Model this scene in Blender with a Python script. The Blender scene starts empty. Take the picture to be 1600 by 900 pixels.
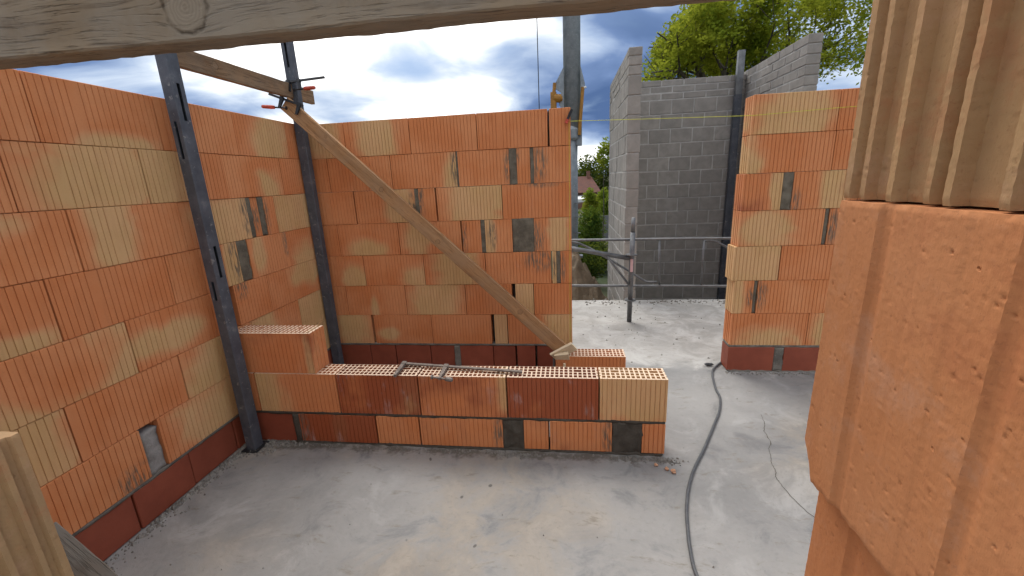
import bpy, math, random
from mathutils import Vector, Matrix, noise as mnoise

random.seed(7)
S = bpy.context.scene
COL = S.collection

# ------------------------------------------------------------------ camera
cam_d = bpy.data.cameras.new("camera")
cam = bpy.data.objects.new("camera", cam_d)
COL.objects.link(cam)
cam_d.sensor_width = 36.0
cam_d.lens = 14.69
cam_d.clip_start = 0.02
cam_d.clip_end = 3000.0
FWD = Vector((-0.12866, 0.95915, -0.25196))
RGT = Vector((0.99162, 0.12136, -0.04435))
UPV = Vector((0.01196, 0.25556, 0.96672))
CAM = Vector((1.9567, -3.1221, 1.4931))
cam.matrix_world = Matrix(((RGT.x, UPV.x, -FWD.x, CAM.x), (RGT.y, UPV.y, -FWD.y, CAM.y),
                           (RGT.z, UPV.z, -FWD.z, CAM.z), (0, 0, 0, 1)))
S.camera = cam
S.view_settings.view_transform = 'Standard'
S.view_settings.look = 'None'
S.view_settings.gamma = 1.0
S.view_settings.use_curve_mapping = False
S.view_settings.exposure = 1.2
S.cycles.max_bounces = 6
S.cycles.diffuse_bounces = 3
S.cycles.glossy_bounces = 2
S.cycles.transmission_bounces = 3
S.cycles.use_adaptive_sampling = True
S.cycles.adaptive_threshold = 0.02

# ------------------------------------------------------------------ sky
SUN_EL, SUN_AZ = 60.0, -25.0       # azimuth from +Y, negative to the left
sd = Vector((math.sin(math.radians(SUN_AZ)) * math.cos(math.radians(SUN_EL)),
             math.cos(math.radians(SUN_AZ)) * math.cos(math.radians(SUN_EL)),
             math.sin(math.radians(SUN_EL))))
W = bpy.data.worlds.new("World")
S.world = W
W.use_nodes = True
wt = W.node_tree
wt.nodes.clear()


class NB:
    """small node-tree builder"""
    def __init__(s, tree):
        s.t = tree

    def n(s, typ, **kw):
        nd = s.t.nodes.new(typ)
        for k, v in kw.items():
            if k == 'ins':
                for i, val in v.items():
                    s.put(nd.inputs[i], val)
            else:
                setattr(nd, k, v)
        return nd

    def put(s, sock, val):
        if isinstance(val, bpy.types.NodeSocket):
            s.t.links.new(val, sock)
        else:
            sock.default_value = val

    def m(s, op, a, b=0.0, c=0.0, clamp=False):
        nd = s.t.nodes.new('ShaderNodeMath')
        nd.operation = op
        nd.use_clamp = clamp
        s.put(nd.inputs[0], a)
        s.put(nd.inputs[1], b)
        s.put(nd.inputs[2], c)
        return nd.outputs[0]

    def v(s, op, a, b=(0, 0, 0), scale=None):
        nd = s.t.nodes.new('ShaderNodeVectorMath')
        nd.operation = op
        s.put(nd.inputs[0], a)
        if scale is None:
            s.put(nd.inputs[1], b)
        else:
            s.put(nd.inputs['Scale'], scale)
        return nd.outputs['Value'] if op in ('DOT_PRODUCT', 'LENGTH', 'DISTANCE') else nd.outputs[0]

    def sm(s, x, lo, hi, tlo=0.0, thi=1.0, kind='SMOOTHSTEP'):
        nd = s.t.nodes.new('ShaderNodeMapRange')
        nd.interpolation_type = kind
        s.put(nd.inputs[0], x)
        s.put(nd.inputs[1], lo)
        s.put(nd.inputs[2], hi)
        s.put(nd.inputs[3], tlo)
        s.put(nd.inputs[4], thi)
        return nd.outputs[0]

    def mix(s, f, a, b, blend='MIX'):
        nd = s.t.nodes.new('ShaderNodeMix')
        nd.data_type = 'RGBA'
        nd.blend_type = blend
        s.put(nd.inputs[0], f)
        for i, val in ((6, a), (7, b)):
            if isinstance(val, tuple) and len(val) == 3:
                val = val + (1.0,)
            s.put(nd.inputs[i], val)
        return nd.outputs[2]

    def noise(s, vec, scale, detail=3.0, rough=0.55, dist=0.0):
        nd = s.t.nodes.new('ShaderNodeTexNoise')
        s.put(nd.inputs['Vector'], vec)
        nd.inputs['Scale'].default_value = scale
        nd.inputs['Detail'].default_value = detail
        nd.inputs['Roughness'].default_value = rough
        nd.inputs['Distortion'].default_value = dist
        return nd.outputs['Fac']

    def voro(s, vec, scale, feature='F1'):
        nd = s.t.nodes.new('ShaderNodeTexVoronoi')
        nd.feature = feature
        s.put(nd.inputs['Vector'], vec)
        nd.inputs['Scale'].default_value = scale
        return nd

    def sep(s, vec):
        nd = s.t.nodes.new('ShaderNodeSeparateXYZ')
        s.put(nd.inputs[0], vec)
        return nd.outputs

    def comb(s, x, y, z):
        nd = s.t.nodes.new('ShaderNodeCombineXYZ')
        for i, val in enumerate((x, y, z)):
            s.put(nd.inputs[i], val)
        return nd.outputs[0]

    def attr(s, name):
        nd = s.t.nodes.new('ShaderNodeAttribute')
        nd.attribute_type = 'OBJECT'
        nd.attribute_name = name
        return nd.outputs['Fac']


b = NB(wt)
tc = b.n('ShaderNodeTexCoord')
dirv = b.v('NORMALIZE', tc.outputs['Generated'])
dx, dy, dz = b.sep(dirv)
nish = b.n('ShaderNodeTexSky', sky_type='NISHITA', sun_disc=False,
           sun_elevation=math.radians(SUN_EL), sun_rotation=math.radians(SUN_AZ))
nish_c = b.v('SCALE', nish.outputs[0], scale=0.075)
zz = b.m('ADD', b.m('MAXIMUM', dz, 0.0), 0.20)
pv = b.comb(b.m('DIVIDE', dx, zz), b.m('DIVIDE', dy, zz), b.m('MULTIPLY', dz, 1.6))
warp = b.n('ShaderNodeTexNoise', ins={'Vector': pv, 'Scale': 0.9, 'Detail': 2.0})
pv2 = b.v('ADD', pv, b.v('SCALE', warp.outputs['Color'], scale=0.7))
big = b.noise(pv2, 0.62, 2.0, 0.5)
fine = b.noise(pv2, 1.25, 8.0, 0.52, 0.2)
# the thin, glowing part of the cloud deck where the sun stands behind it
glow = b.sm(b.v('DOT_PRODUCT', dirv, Vector((-0.30, 0.91, 0.25)).normalized()[:]), 0.86, 0.995)
heavy = b.sm(b.v('DOT_PRODUCT', dirv, Vector((0.13, 0.95, 0.27)).normalized()[:]), 0.945, 0.985)
low = b.sm(dz, 0.02, 0.16, 1.0, 0.0)
f = b.m('ADD', b.m('MULTIPLY', b.m('SUBTRACT', big, 0.5), 1.5), b.m('MULTIPLY', b.m('SUBTRACT', fine, 0.5), 1.5))
f = b.m('ADD', f, 0.40)
f = b.m('ADD', f, b.m('MULTIPLY', b.sm(dz, 0.26, 0.70), 0.30))
f = b.m('ADD', f, b.m('MULTIPLY', glow, 0.24))
f = b.m('SUBTRACT', f, b.m('MULTIPLY', heavy, 0.30))
f = b.m('ADD', f, b.m('MULTIPLY', low, 0.22))
cr = b.n('ShaderNodeValToRGB')
b.put(cr.inputs[0], f)
el = cr.color_ramp.elements
el[0].position, el[0].color = 0.08, (0.042, 0.074, 0.155, 1)
el[1].position, el[1].color = 0.95, (1.05, 1.03, 1.0, 1)
for p_, c_ in ((0.28, (0.085, 0.130, 0.235, 1)), (0.42, (0.19, 0.245, 0.345, 1)), (0.55, (0.33, 0.375, 0.44, 1)), (0.70, (0.60, 0.61, 0.625, 1))):
    e_ = el.new(p_)
    e_.color = c_
cover = b.sm(fine, 0.30, 0.46)
skyc = b.mix(b.m('ADD', b.m('MULTIPLY', cover, 0.30), 0.70), nish_c, cr.outputs[0])
bg = b.n('ShaderNodeBackground', ins={0: skyc, 1: 1.0})
wo = b.n('ShaderNodeOutputWorld')
wt.links.new(bg.outputs[0], wo.inputs[0])

# ------------------------------------------------------------------ sun, veiled by cloud
sun_d = bpy.data.lights.new("sun", 'SUN')
sun_d.energy = 1.2
sun_d.angle = math.radians(30)
sun_d.color = (1.0, 0.95, 0.88)
sun = bpy.data.objects.new("sun", sun_d)
COL.objects.link(sun)
sun.rotation_euler = sd.to_track_quat('Z', 'Y').to_euler()

# ================================================================== materials
MATS = {}


def material(name):
    m = bpy.data.materials.new(name)
    m.use_nodes = True
    m.node_tree.nodes.clear()
    MATS[name] = m
    return m, NB(m.node_tree)


def finish(bb, col, rough=0.8, bump=None, bstr=0.3, bdist=0.002, metal=0.0, spec=0.4, extra=None):
    p = bb.n('ShaderNodeBsdfPrincipled')
    if isinstance(col, tuple) and len(col) == 3:
        col = col + (1.0,)
    bb.put(p.inputs['Base Color'], col)
    bb.put(p.inputs['Roughness'], rough)
    bb.put(p.inputs['Metallic'], metal)
    bb.put(p.inputs['Specular IOR Level'], spec)
    if bump is not None:
        bn = bb.n('ShaderNodeBump')
        bn.inputs['Strength'].default_value = bstr
        bn.inputs['Distance'].default_value = bdist
        bb.put(bn.inputs['Height'], bump)
        bb.t.links.new(bn.outputs[0], p.inputs['Normal'])
    o = bb.n('ShaderNodeOutputMaterial')
    sh = p.outputs[0]
    if extra:
        sh = extra(bb, p)
    bb.t.links.new(sh, o.inputs[0])
    return p


ORANGE = (0.62, 0.262, 0.112)
ORANGE2 = (0.56, 0.198, 0.070)
CREAM = (0.55, 0.34, 0.15)


def clay_material(name, paler=0.0, pits=False):
    m, bb = material(name)
    co = bb.n('ShaderNodeTexCoord').outputs['Object']
    rnd = bb.n('ShaderNodeObjectInfo').outputs['Random']
    off = bb.comb(bb.m('MULTIPLY', rnd, 37.0), bb.m('MULTIPLY', rnd, 91.0), bb.m('MULTIPLY', rnd, 13.0))
    p = bb.v('ADD', co, off)
    x, y, z = bb.sep(co)
    u = bb.m('DIVIDE', bb.m('SUBTRACT', x, bb.attr('cream_u')), bb.attr('cream_ru'))
    w = bb.m('DIVIDE', bb.m('SUBTRACT', z, bb.attr('cream_v')), bb.attr('cream_rv'))
    d = bb.m('SQRT', bb.m('ADD', bb.m('MULTIPLY', u, u), bb.m('MULTIPLY', w, w)))
    d = bb.m('ADD', d, bb.m('MULTIPLY', bb.m('SUBTRACT', bb.noise(p, 4.2, 2.0, 0.5, 0.9), 0.5), 1.7))
    mask = bb.sm(d, 1.42, 0.64)
    mask = bb.m('ABSOLUTE', bb.m('SUBTRACT', mask, bb.attr('cream_inv')))
    stretched = bb.v('MULTIPLY', p, (1.0, 1.0, 0.12))
    tone = bb.noise(p, 4.0, 3.0, 0.55)
    streak = bb.noise(stretched, 55.0, 2.0, 0.6)
    speck = bb.noise(p, 160.0, 3.0, 0.7)
    org = bb.mix(bb.sm(tone, 0.3, 0.7), ORANGE2, ORANGE)
    org = bb.mix(bb.m('MULTIPLY', bb.m('FRACT', bb.m('MULTIPLY', rnd, 7.3)), 0.40), org, (0.52, 0.165, 0.056))
    crm = bb.mix(bb.sm(tone, 0.3, 0.7), CREAM, (0.60, 0.36, 0.175))
    # a paler halo runs round each cream patch
    halo = bb.m('MULTIPLY', bb.sm(d, 1.75, 1.1), 0.45)
    halo = bb.m('MULTIPLY', halo, bb.m('SUBTRACT', 1.0, bb.attr('cream_inv')))
    org = bb.mix(halo, org, (0.62, 0.30, 0.145))
    col = bb.mix(mask, org, crm)
    col = bb.mix(bb.m('MULTIPLY', bb.sm(streak, 0.45, 0.75), 0.16), col, (0.32, 0.11, 0.045))
    col = bb.mix(bb.m('MULTIPLY', bb.sm(speck, 0.55, 0.8), 0.22), col, (0.60, 0.33, 0.19))
    col = bb.mix(bb.m('MULTIPLY', bb.sm(speck, 0.42, 0.22), 0.30), col, (0.20, 0.07, 0.035))
    # damp blocks
    wet_n = bb.sm(bb.m('ADD', bb.m('MULTIPLY', bb.attr('wet'), 1.0), bb.m('MULTIPLY', bb.m('SUBTRACT', tone, 0.5), 1.3)), 0.30, 0.75)
    wet_n = bb.m('MULTIPLY', wet_n, bb.sm(bb.attr('wet'), 0.0, 0.1))
    col = bb.mix(bb.m('MULTIPLY', wet_n, 0.85), col, (0.25, 0.050, 0.018))
    effn = bb.noise(bb.v('MULTIPLY', p, (1.0, 1.0, 0.4)), 11.0, 5.0, 0.68)
    eff = bb.m('MULTIPLY', bb.sm(effn, 0.56, 0.72), bb.sm(bb.attr('wet'), 0.2, 0.8))
    col = bb.mix(bb.m('MULTIPLY', eff, 0.50), col, (0.46, 0.37, 0.36))
    # mortar smeared down the ribs
    su = bb.m('DIVIDE', bb.m('SUBTRACT', x, bb.attr('smear_u')), bb.m('MAXIMUM', bb.attr('smear_ru'), 0.0001))
    sv = bb.m('DIVIDE', bb.m('SUBTRACT', z, bb.attr('smear_v')), bb.m('MAXIMUM', bb.attr('smear_rv'), 0.0001))
    sdist = bb.m('SQRT', bb.m('ADD', bb.m('MULTIPLY', su, su), bb.m('MULTIPLY', sv, sv)))
    sn = bb.noise(bb.v('MULTIPLY', p, (1.0, 0.3, 0.16)), 95.0, 3.0, 0.6)
    smear = bb.m('MULTIPLY', bb.sm(sdist, 1.25, 0.35), bb.sm(sn, 0.40, 0.60))
    smear = bb.m('MULTIPLY', smear, bb.sm(bb.attr('smear_ru'), 0.0, 0.001))
    smear = bb.m('MAXIMUM', smear, bb.m('MULTIPLY', bb.sm(sdist, 0.75, 0.45), bb.attr('smear_core')))
    col = bb.mix(bb.m('MULTIPLY', smear, 0.88), col, bb.mix(tone, (0.105, 0.088, 0.066), (0.17, 0.14, 0.105)))
    brown_mix = bb.m('MULTIPLY', bb.sm(effn, 0.30, 0.66, 0.55, 1.0), bb.attr('brown_mix'))  # browner tone mixed patchily over the near ridged blocks
    col = bb.mix(brown_mix, col, bb.mix(tone, (0.235, 0.150, 0.085), (0.165, 0.105, 0.062)))
    # thin mortar dust
    dust = bb.sm(effn, 0.62, 0.80)
    col = bb.mix(bb.m('MULTIPLY', dust, 0.20), col, (0.42, 0.36, 0.30))
    rough = bb.m('SUBTRACT', 0.88, bb.m('MULTIPLY', wet_n, 0.38))
    h = bb.m('ADD', bb.m('MULTIPLY', speck, 0.6), bb.m('MULTIPLY', bb.noise(p, 45.0, 3.0), 1.0))
    if pits:
        vv = bb.voro(bb.v('ADD', p, bb.v('SCALE', bb.n('ShaderNodeTexNoise', ins={'Vector': p, 'Scale': 30.0}).outputs['Color'], scale=0.02)), 34.0)
        vr = bb.sep(vv.outputs['Color'])[0]
        pit = bb.m('MULTIPLY', bb.sm(vv.outputs['Distance'], 0.16, 0.06), bb.sm(vr, 0.70, 0.72))
        bmpd = bb.m('MULTIPLY', bb.sm(vv.outputs['Distance'], 0.22, 0.05), bb.sm(vr, 0.30, 0.28))
        bmpd = bb.m('MULTIPLY', bmpd, bb.sm(vr, 0.08, 0.12))
        h = bb.m('SUBTRACT', bb.m('ADD', h, bb.m('MULTIPLY', bmpd, 1.6)), bb.m('MULTIPLY', pit, 5.0))
        h = bb.m('ADD', h, bb.m('MULTIPLY', bb.noise(bb.v('MULTIPLY', p, (1, 1, 0.25)), 120.0, 4.0, 0.7), 0.8))
        col = bb.mix(bb.m('MULTIPLY', pit, 0.7), col, (0.10, 0.035, 0.02))
        nn_ = bb.noise(p, 12.0, 7.0, 0.72)
        col = bb.mix(bb.m('MULTIPLY', bb.sm(nn_, 0.48, 0.36), 0.30), col, (0.42, 0.14, 0.06))
        col = bb.mix(bb.m('MULTIPLY', bb.sm(nn_, 0.52, 0.70), 0.35), col, (0.60, 0.36, 0.24))
        col = bb.mix(bb.m('MULTIPLY', bb.sm(bb.noise(p, 420.0, 2.0, 0.6), 0.62, 0.70), 0.22), col, (0.25, 0.09, 0.045))
        h = bb.m('ADD', h, bb.m('MULTIPLY', nn_, 0.35))
    if paler:
        col = bb.mix(paler, col, (0.76, 0.60, 0.45))
    finish(bb, col, rough, h, 0.5, 0.0016 if not pits else 0.0012, spec=0.3)
    return m


clay_material('clay')
clay_material('clay_near', pits=True)
clay_material('clay_web', paler=0.85)


def simple_noise_mat(name, c1, c2, scale=8.0, rough=0.85, bstr=0.4, bdist=0.003, metal=0.0, fine=90.0, c3=None, spec=0.35, rnd_amt=0.0):
    m, bb = material(name)
    co = bb.n('ShaderNodeTexCoord').outputs['Object']
    rnd = bb.n('ShaderNodeObjectInfo').outputs['Random']
    p = bb.v('ADD', co, bb.comb(bb.m('MULTIPLY', rnd, 31.0), bb.m('MULTIPLY', rnd, 57.0), rnd))
    n1 = bb.noise(p, scale, 5.0, 0.6)
    n2 = bb.noise(p, fine, 4.0, 0.65)
    col = bb.mix(bb.sm(n1, 0.3, 0.7), c1, c2)
    if c3:
        col = bb.mix(bb.m('MULTIPLY', bb.sm(n2, 0.55, 0.75), 0.7), col, c3)
    if rnd_amt:
        col = bb.mix(bb.m('MULTIPLY', rnd, rnd_amt), col, tuple(v * 0.55 for v in c1))
    finish(bb, col, rough, bb.m('ADD', n1, bb.m('MULTIPLY', n2, 0.7)), bstr, bdist, metal, spec)
    return m


simple_noise_mat('kim', (0.30, 0.074, 0.038), (0.23, 0.053, 0.027), 7.0, 0.62, 0.35, 0.002, c3=(0.25, 0.075, 0.045), rnd_amt=0.4)
simple_noise_mat('mortar', (0.20, 0.18, 0.15), (0.11, 0.10, 0.085), 14.0, 0.93, 0.8, 0.006, c3=(0.26, 0.24, 0.21))
simple_noise_mat('mortar_mid', (0.165, 0.143, 0.106), (0.095, 0.081, 0.059), 16.0, 0.9, 0.8, 0.006, c3=(0.19, 0.17, 0.14))
simple_noise_mat('mortar_dark', (0.075, 0.066, 0.052), (0.050, 0.043, 0.033), 18.0, 0.8, 0.8, 0.006, c3=(0.11, 0.10, 0.08))
simple_noise_mat('mortar_crumb', (0.25, 0.235, 0.21), (0.13, 0.12, 0.105), 30.0, 0.95, 0.9, 0.004, c3=(0.32, 0.30, 0.27))
simple_noise_mat('mortar_light', (0.30, 0.285, 0.265), (0.20, 0.19, 0.175), 18.0, 0.95, 0.9, 0.006, c3=(0.36, 0.34, 0.32))
simple_noise_mat('grey_block', (0.34, 0.313, 0.28), (0.25, 0.232, 0.208), 9.0, 0.95, 0.8, 0.004, fine=150.0, c3=(0.33, 0.31, 0.28), rnd_amt=0.45)
simple_noise_mat('grey_mortar', (0.45, 0.43, 0.40), (0.34, 0.325, 0.305), 12.0, 0.95, 0.8, 0.004)
simple_noise_mat('galvanised', (0.19, 0.195, 0.20), (0.125, 0.13, 0.135), 16.0, 0.48, 0.15, 0.001, metal=0.65, c3=(0.26, 0.27, 0.275), spec=0.4)
simple_noise_mat('mast_steel', (0.27, 0.30, 0.32), (0.19, 0.215, 0.235), 9.0, 0.6, 0.15, 0.001, metal=0.25, fine=40, c3=(0.38, 0.41, 0.43))
simple_noise_mat('yellow_paint', (0.38, 0.18, 0.025), (0.26, 0.12, 0.02), 9.0, 0.5, 0.1, 0.001, c3=(0.18, 0.11, 0.04))
simple_noise_mat('tool_steel', (0.23, 0.20, 0.18), (0.14, 0.115, 0.10), 40.0, 0.6, 0.4, 0.001, metal=0.45, fine=200, c3=(0.32, 0.29, 0.27))
simple_noise_mat('black_steel', (0.035, 0.036, 0.040), (0.02, 0.02, 0.022), 30.0, 0.5, 0.3, 0.001, metal=0.4)
simple_noise_mat('red_handle', (0.50, 0.075, 0.04), (0.38, 0.05, 0.03), 30.0, 0.5, 0.2, 0.001)
simple_noise_mat('hose', (0.060, 0.064, 0.070), (0.085, 0.088, 0.092), 30.0, 0.55, 0.3, 0.001, c3=(0.14, 0.14, 0.14))
simple_noise_mat('yellow_string', (0.62, 0.62, 0.06), (0.5, 0.5, 0.05), 50.0, 0.7, 0.1, 0.0005)
simple_noise_mat('pink_tag', (0.62, 0.42, 0.43), (0.55, 0.36, 0.37), 40.0, 0.8, 0.1, 0.0005)
simple_noise_mat('earth', (0.25, 0.195, 0.135), (0.14, 0.105, 0.07), 3.0, 1.0, 1.0, 0.03, fine=18.0, c3=(0.19, 0.15, 0.11))
simple_noise_mat('ground', (0.035, 0.050, 0.018), (0.075, 0.066, 0.036), 0.4, 1.0, 1.0, 0.03, fine=6.0)
simple_noise_mat('bark', (0.10, 0.085, 0.065), (0.06, 0.05, 0.04), 12.0, 0.95, 0.9, 0.01)
simple_noise_mat('roof_tile', (0.11, 0.038, 0.024), (0.075, 0.028, 0.02), 3.0, 0.85, 0.6, 0.02)
simple_noise_mat('house_brick', (0.20, 0.10, 0.07), (0.15, 0.08, 0.06), 5.0, 0.9, 0.4, 0.01)
simple_noise_mat('white_paint', (0.72, 0.72, 0.70), (0.66, 0.66, 0.64), 5.0, 0.6, 0.1, 0.001)
simple_noise_mat('fence_grey', (0.16, 0.16, 0.165), (0.12, 0.12, 0.125), 5.0, 0.85, 0.2, 0.002)
simple_noise_mat('pane', (0.03, 0.035, 0.04), (0.05, 0.055, 0.06), 3.0, 0.1, 0.02, 0.001)
simple_noise_mat('plank_pale', (0.74, 0.61, 0.42), (0.66, 0.52, 0.34), 20.0, 0.8, 0.3, 0.001)


def wood_material(name, light, dark, grey, greyamt, knots=(), rings=0.35):
    """grain along local x; knots = (x, z, r) in local metres on the broad face"""
    m, bb = material(name)
    co = bb.n('ShaderNodeTexCoord').outputs['Object']
    rnd = bb.n('ShaderNodeObjectInfo').outputs['Random']
    x, y, z = bb.sep(co)
    near = None
    ring = None
    zshift = bb.m('MULTIPLY', bb.m('SUBTRACT', bb.noise(co, 3.0, 2.0), 0.5), 0.03)
    z2 = bb.m('ADD', z, zshift)
    for kx, kz, kr in knots:
        ddx = bb.m('SUBTRACT', x, kx)
        ddz = bb.m('SUBTRACT', z, kz)
        wob = bb.m('MULTIPLY', bb.m('SUBTRACT', bb.noise(co, 26.0, 3.0), 0.5), kr * 0.5)
        r = bb.m('ADD', bb.m('SQRT', bb.m('ADD', bb.m('MULTIPLY', ddx, ddx), bb.m('MULTIPLY', ddz, ddz))), wob)
        # grain is pushed aside around the knot
        fall = bb.m('DIVIDE', kr * kr * 1.4, bb.m('ADD', bb.m('MULTIPLY', bb.m('MULTIPLY', ddx, ddx), 0.55), bb.m('ADD', bb.m('MULTIPLY', ddz, ddz), kr * kr * 0.8)))
        z2 = bb.m('SUBTRACT', z2, bb.m('MULTIPLY', bb.m('MULTIPLY', fall, ddz), 0.62))
        k = bb.sm(r, kr * 1.02, kr * 0.90)
        e = bb.m('MULTIPLY', bb.sm(r, kr * 1.16, kr * 1.03), bb.m('SUBTRACT', 1.0, k))
        rg = bb.m('SINE', bb.m('MULTIPLY', r, 2 * math.pi / (kr * 0.17)))
        rg = bb.m('MULTIPLY', bb.m('MULTIPLY', bb.m('ADD', rg, 1.0), 0.5), k)
        near = k if near is None else bb.m('MAXIMUM', near, k)
        ring = (e, rg) if ring is None else (bb.m('MAXIMUM', ring[0], e), bb.m('MAXIMUM', ring[1], rg))
    gv = bb.comb(bb.m('MULTIPLY', x, 0.045), y, z2)
    gv = bb.v('ADD', gv, bb.comb(bb.m('MULTIPLY', rnd, 5.0), bb.m('MULTIPLY', rnd, 23.0), bb.m('MULTIPLY', rnd, 11.0)))
    g1 = bb.noise(gv, 75.0, 4.0, 0.6)
    g2 = bb.noise(gv, 300.0, 3.0, 0.6)
    g0 = bb.noise(gv, 24.0, 2.0, 0.5)
    patch = bb.noise(co, 5.0, 5.0, 0.65)
    col = bb.mix(bb.sm(g0, 0.3, 0.7), light, tuple(0.5 * (a + c) for a, c in zip(light, dark)))
    col = bb.mix(bb.m('MULTIPLY', bb.sm(g1, 0.50, 0.64), 0.75), col, dark)
    col = bb.mix(bb.m('MULTIPLY', bb.sm(g2, 0.55, 0.68), 0.70), col, tuple(v * 0.45 for v in dark))
    col = bb.mix(bb.m('MULTIPLY', bb.sm(patch, 0.35, 0.62), greyamt), col, grey)
    col = bb.mix(bb.m('MULTIPLY', bb.sm(bb.noise(co, 11.0, 4.0, 0.7), 0.60, 0.8), 0.35), col, tuple(v * 0.6 for v in dark))
    h = bb.m('ADD', bb.m('MULTIPLY', g1, 1.0), bb.m('MULTIPLY', bb.sm(g2, 0.5, 0.7), -0.7))
    if near is not None:
        kc = bb.mix(bb.m('MULTIPLY', ring[1], rings), tuple(0.85 * a + 0.1 * g for a, g in zip(light, grey)), tuple(0.75 * v for v in dark))
        kc = bb.mix(greyamt * 0.6, kc, grey)
        rad_crack = bb.sm(bb.noise(bb.v('MULTIPLY', co, (1, 1, 0.25)), 38.0, 3.0, 0.6), 0.60, 0.68)
        kc = bb.mix(bb.m('MULTIPLY', rad_crack, 0.5), kc, tuple(v * 0.35 for v in dark))
        col = bb.mix(bb.m('MULTIPLY', near, 0.85), col, kc)
        col = bb.mix(bb.m('MULTIPLY', ring[0], bb.sm(bb.noise(co, 22.0, 4.0, 0.7), 0.36, 0.62, 0.12, 0.85)), col, tuple(v * 0.4 for v in dark))
        h = bb.m('SUBTRACT', h, bb.m('MULTIPLY', ring[0], 0.9))
    finish(bb, col, 0.86, h, 0.8, 0.0016, spec=0.25)
    return m


wood_material('beam_wood', (0.29, 0.22, 0.145), (0.115, 0.075, 0.044), (0.27, 0.235, 0.19), 0.65,
              knots=((-0.108, -0.030, 0.036), (-0.245, 0.012, 0.009), (0.28, 0.0, 0.010)))
wood_material('brace_wood', (0.42, 0.232, 0.108), (0.22, 0.105, 0.043), (0.30, 0.20, 0.12), 0.45,
              knots=((-0.42, 0.0, 0.016), (0.12, -0.01, 0.017), (0.90, 0.005, 0.018), (-0.95, 0.02, 0.012)), rings=1.0)
wood_material('board_wood', (0.30, 0.185, 0.10), (0.14, 0.078, 0.04), (0.20, 0.15, 0.105), 0.5,
              knots=((-0.35, 0.01, 0.02),))
wood_material('grey_plank', (0.11, 0.085, 0.065), (0.055, 0.04, 0.03), (0.13, 0.115, 0.10), 0.8)

# dark profile steel with mortar splashes
m, bb = material('profile_steel')
co = bb.n('ShaderNodeTexCoord').outputs['Object']
rn = bb.n('ShaderNodeObjectInfo').outputs['Random']
pp = bb.v('ADD', co, bb.comb(rn, bb.m('MULTIPLY', rn, 7.0), bb.m('MULTIPLY', rn, 19.0)))
n1 = bb.noise(pp, 9.0, 6.0, 0.7)
n2 = bb.noise(bb.v('MULTIPLY', pp, (1, 1, 0.15)), 60.0, 4.0, 0.65)
col = bb.mix(bb.sm(n1, 0.3, 0.7), (0.058, 0.065, 0.080), (0.105, 0.114, 0.134))
col = bb.mix(bb.m('MULTIPLY', bb.sm(n1, 0.60, 0.70), 0.55), col, (0.22, 0.22, 0.22))
col = bb.mix(bb.m('MULTIPLY', bb.sm(n2, 0.62, 0.74), 0.4), col, (0.20, 0.20, 0.205))
spl = bb.sm(bb.noise(pp, 26.0, 5.0, 0.7), 0.60, 0.67)
col = bb.mix(bb.m('MULTIPLY', spl, 0.6), col, (0.32, 0.31, 0.29))
finish(bb, col, 0.55, bb.m('ADD', n1, n2), 0.25, 0.0015, metal=0.25, spec=0.45)

# concrete floor
m, bb = material('screed')
co = bb.n('ShaderNodeTexCoord').outputs['Object']
x, y, z = bb.sep(co)
wv = bb.v('ADD', co, bb.v('SCALE', bb.n('ShaderNodeTexNoise', ins={'Vector': co, 'Scale': 1.3, 'Detail': 3.0}).outputs['Color'], scale=0.35))
n1 = bb.noise(wv, 1.1, 6.0, 0.62)
n2 = bb.noise(wv, 3.7, 7.0, 0.68, 0.6)
n3 = bb.noise(co, 42.0, 5.0, 0.7)
n4 = bb.noise(wv, 0.75, 3.0, 0.5)
col = bb.mix(bb.sm(n1, 0.32, 0.68), (0.172, 0.169, 0.165), (0.268, 0.261, 0.250))
col = bb.mix(bb.m('MULTIPLY', bb.sm(n2, 0.50, 0.70), 0.65), col, (0.33, 0.323, 0.312))
col = bb.mix(bb.m('MULTIPLY', bb.sm(n2, 0.47, 0.30), 0.70), col, (0.115, 0.117, 0.121))
# ochre brick-dust stains
oc = bb.m('MULTIPLY', bb.sm(n4, 0.50, 0.66), bb.sm(n2, 0.36, 0.62))
col = bb.mix(bb.m('MULTIPLY', oc, 0.38), col, (0.34, 0.265, 0.175))
tr = bb.noise(bb.v('MULTIPLY', wv, (1.0, 3.0, 1.0)), 6.0, 6.0, 0.75)
col = bb.mix(bb.m('MULTIPLY', bb.sm(tr, 0.57, 0.70), 0.6), col, (0.14, 0.115, 0.08))
# pale dry screed past the doorway
edge = bb.m('ADD', y, bb.m('MULTIPLY', bb.m('SUBTRACT', n2, 0.5), 0.5))
edge = bb.m('ADD', edge, bb.m('MULTIPLY', bb.m('SUBTRACT', x, 3.0), 0.12))
pale = bb.sm(edge, -0.04, 0.16)
dryc = bb.mix(bb.sm(n2, 0.34, 0.70), (0.27, 0.257, 0.236), (0.41, 0.397, 0.375))
dryc = bb.mix(bb.m('MULTIPLY', bb.sm(bb.noise(bb.v('MULTIPLY', wv, (1.0, 2.6, 1.0)), 5.0, 7.0, 0.72), 0.55, 0.68), 0.65), dryc, (0.21, 0.19, 0.16))
col = bb.mix(pale, col, dryc)
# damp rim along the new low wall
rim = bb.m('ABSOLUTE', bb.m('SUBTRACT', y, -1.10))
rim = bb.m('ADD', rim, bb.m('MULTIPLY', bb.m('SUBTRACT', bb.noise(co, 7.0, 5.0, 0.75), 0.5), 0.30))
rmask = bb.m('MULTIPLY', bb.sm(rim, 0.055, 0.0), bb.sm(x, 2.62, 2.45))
col = bb.mix(bb.m('MULTIPLY', rmask, 0.75), col, (0.075, 0.066, 0.050))
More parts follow.
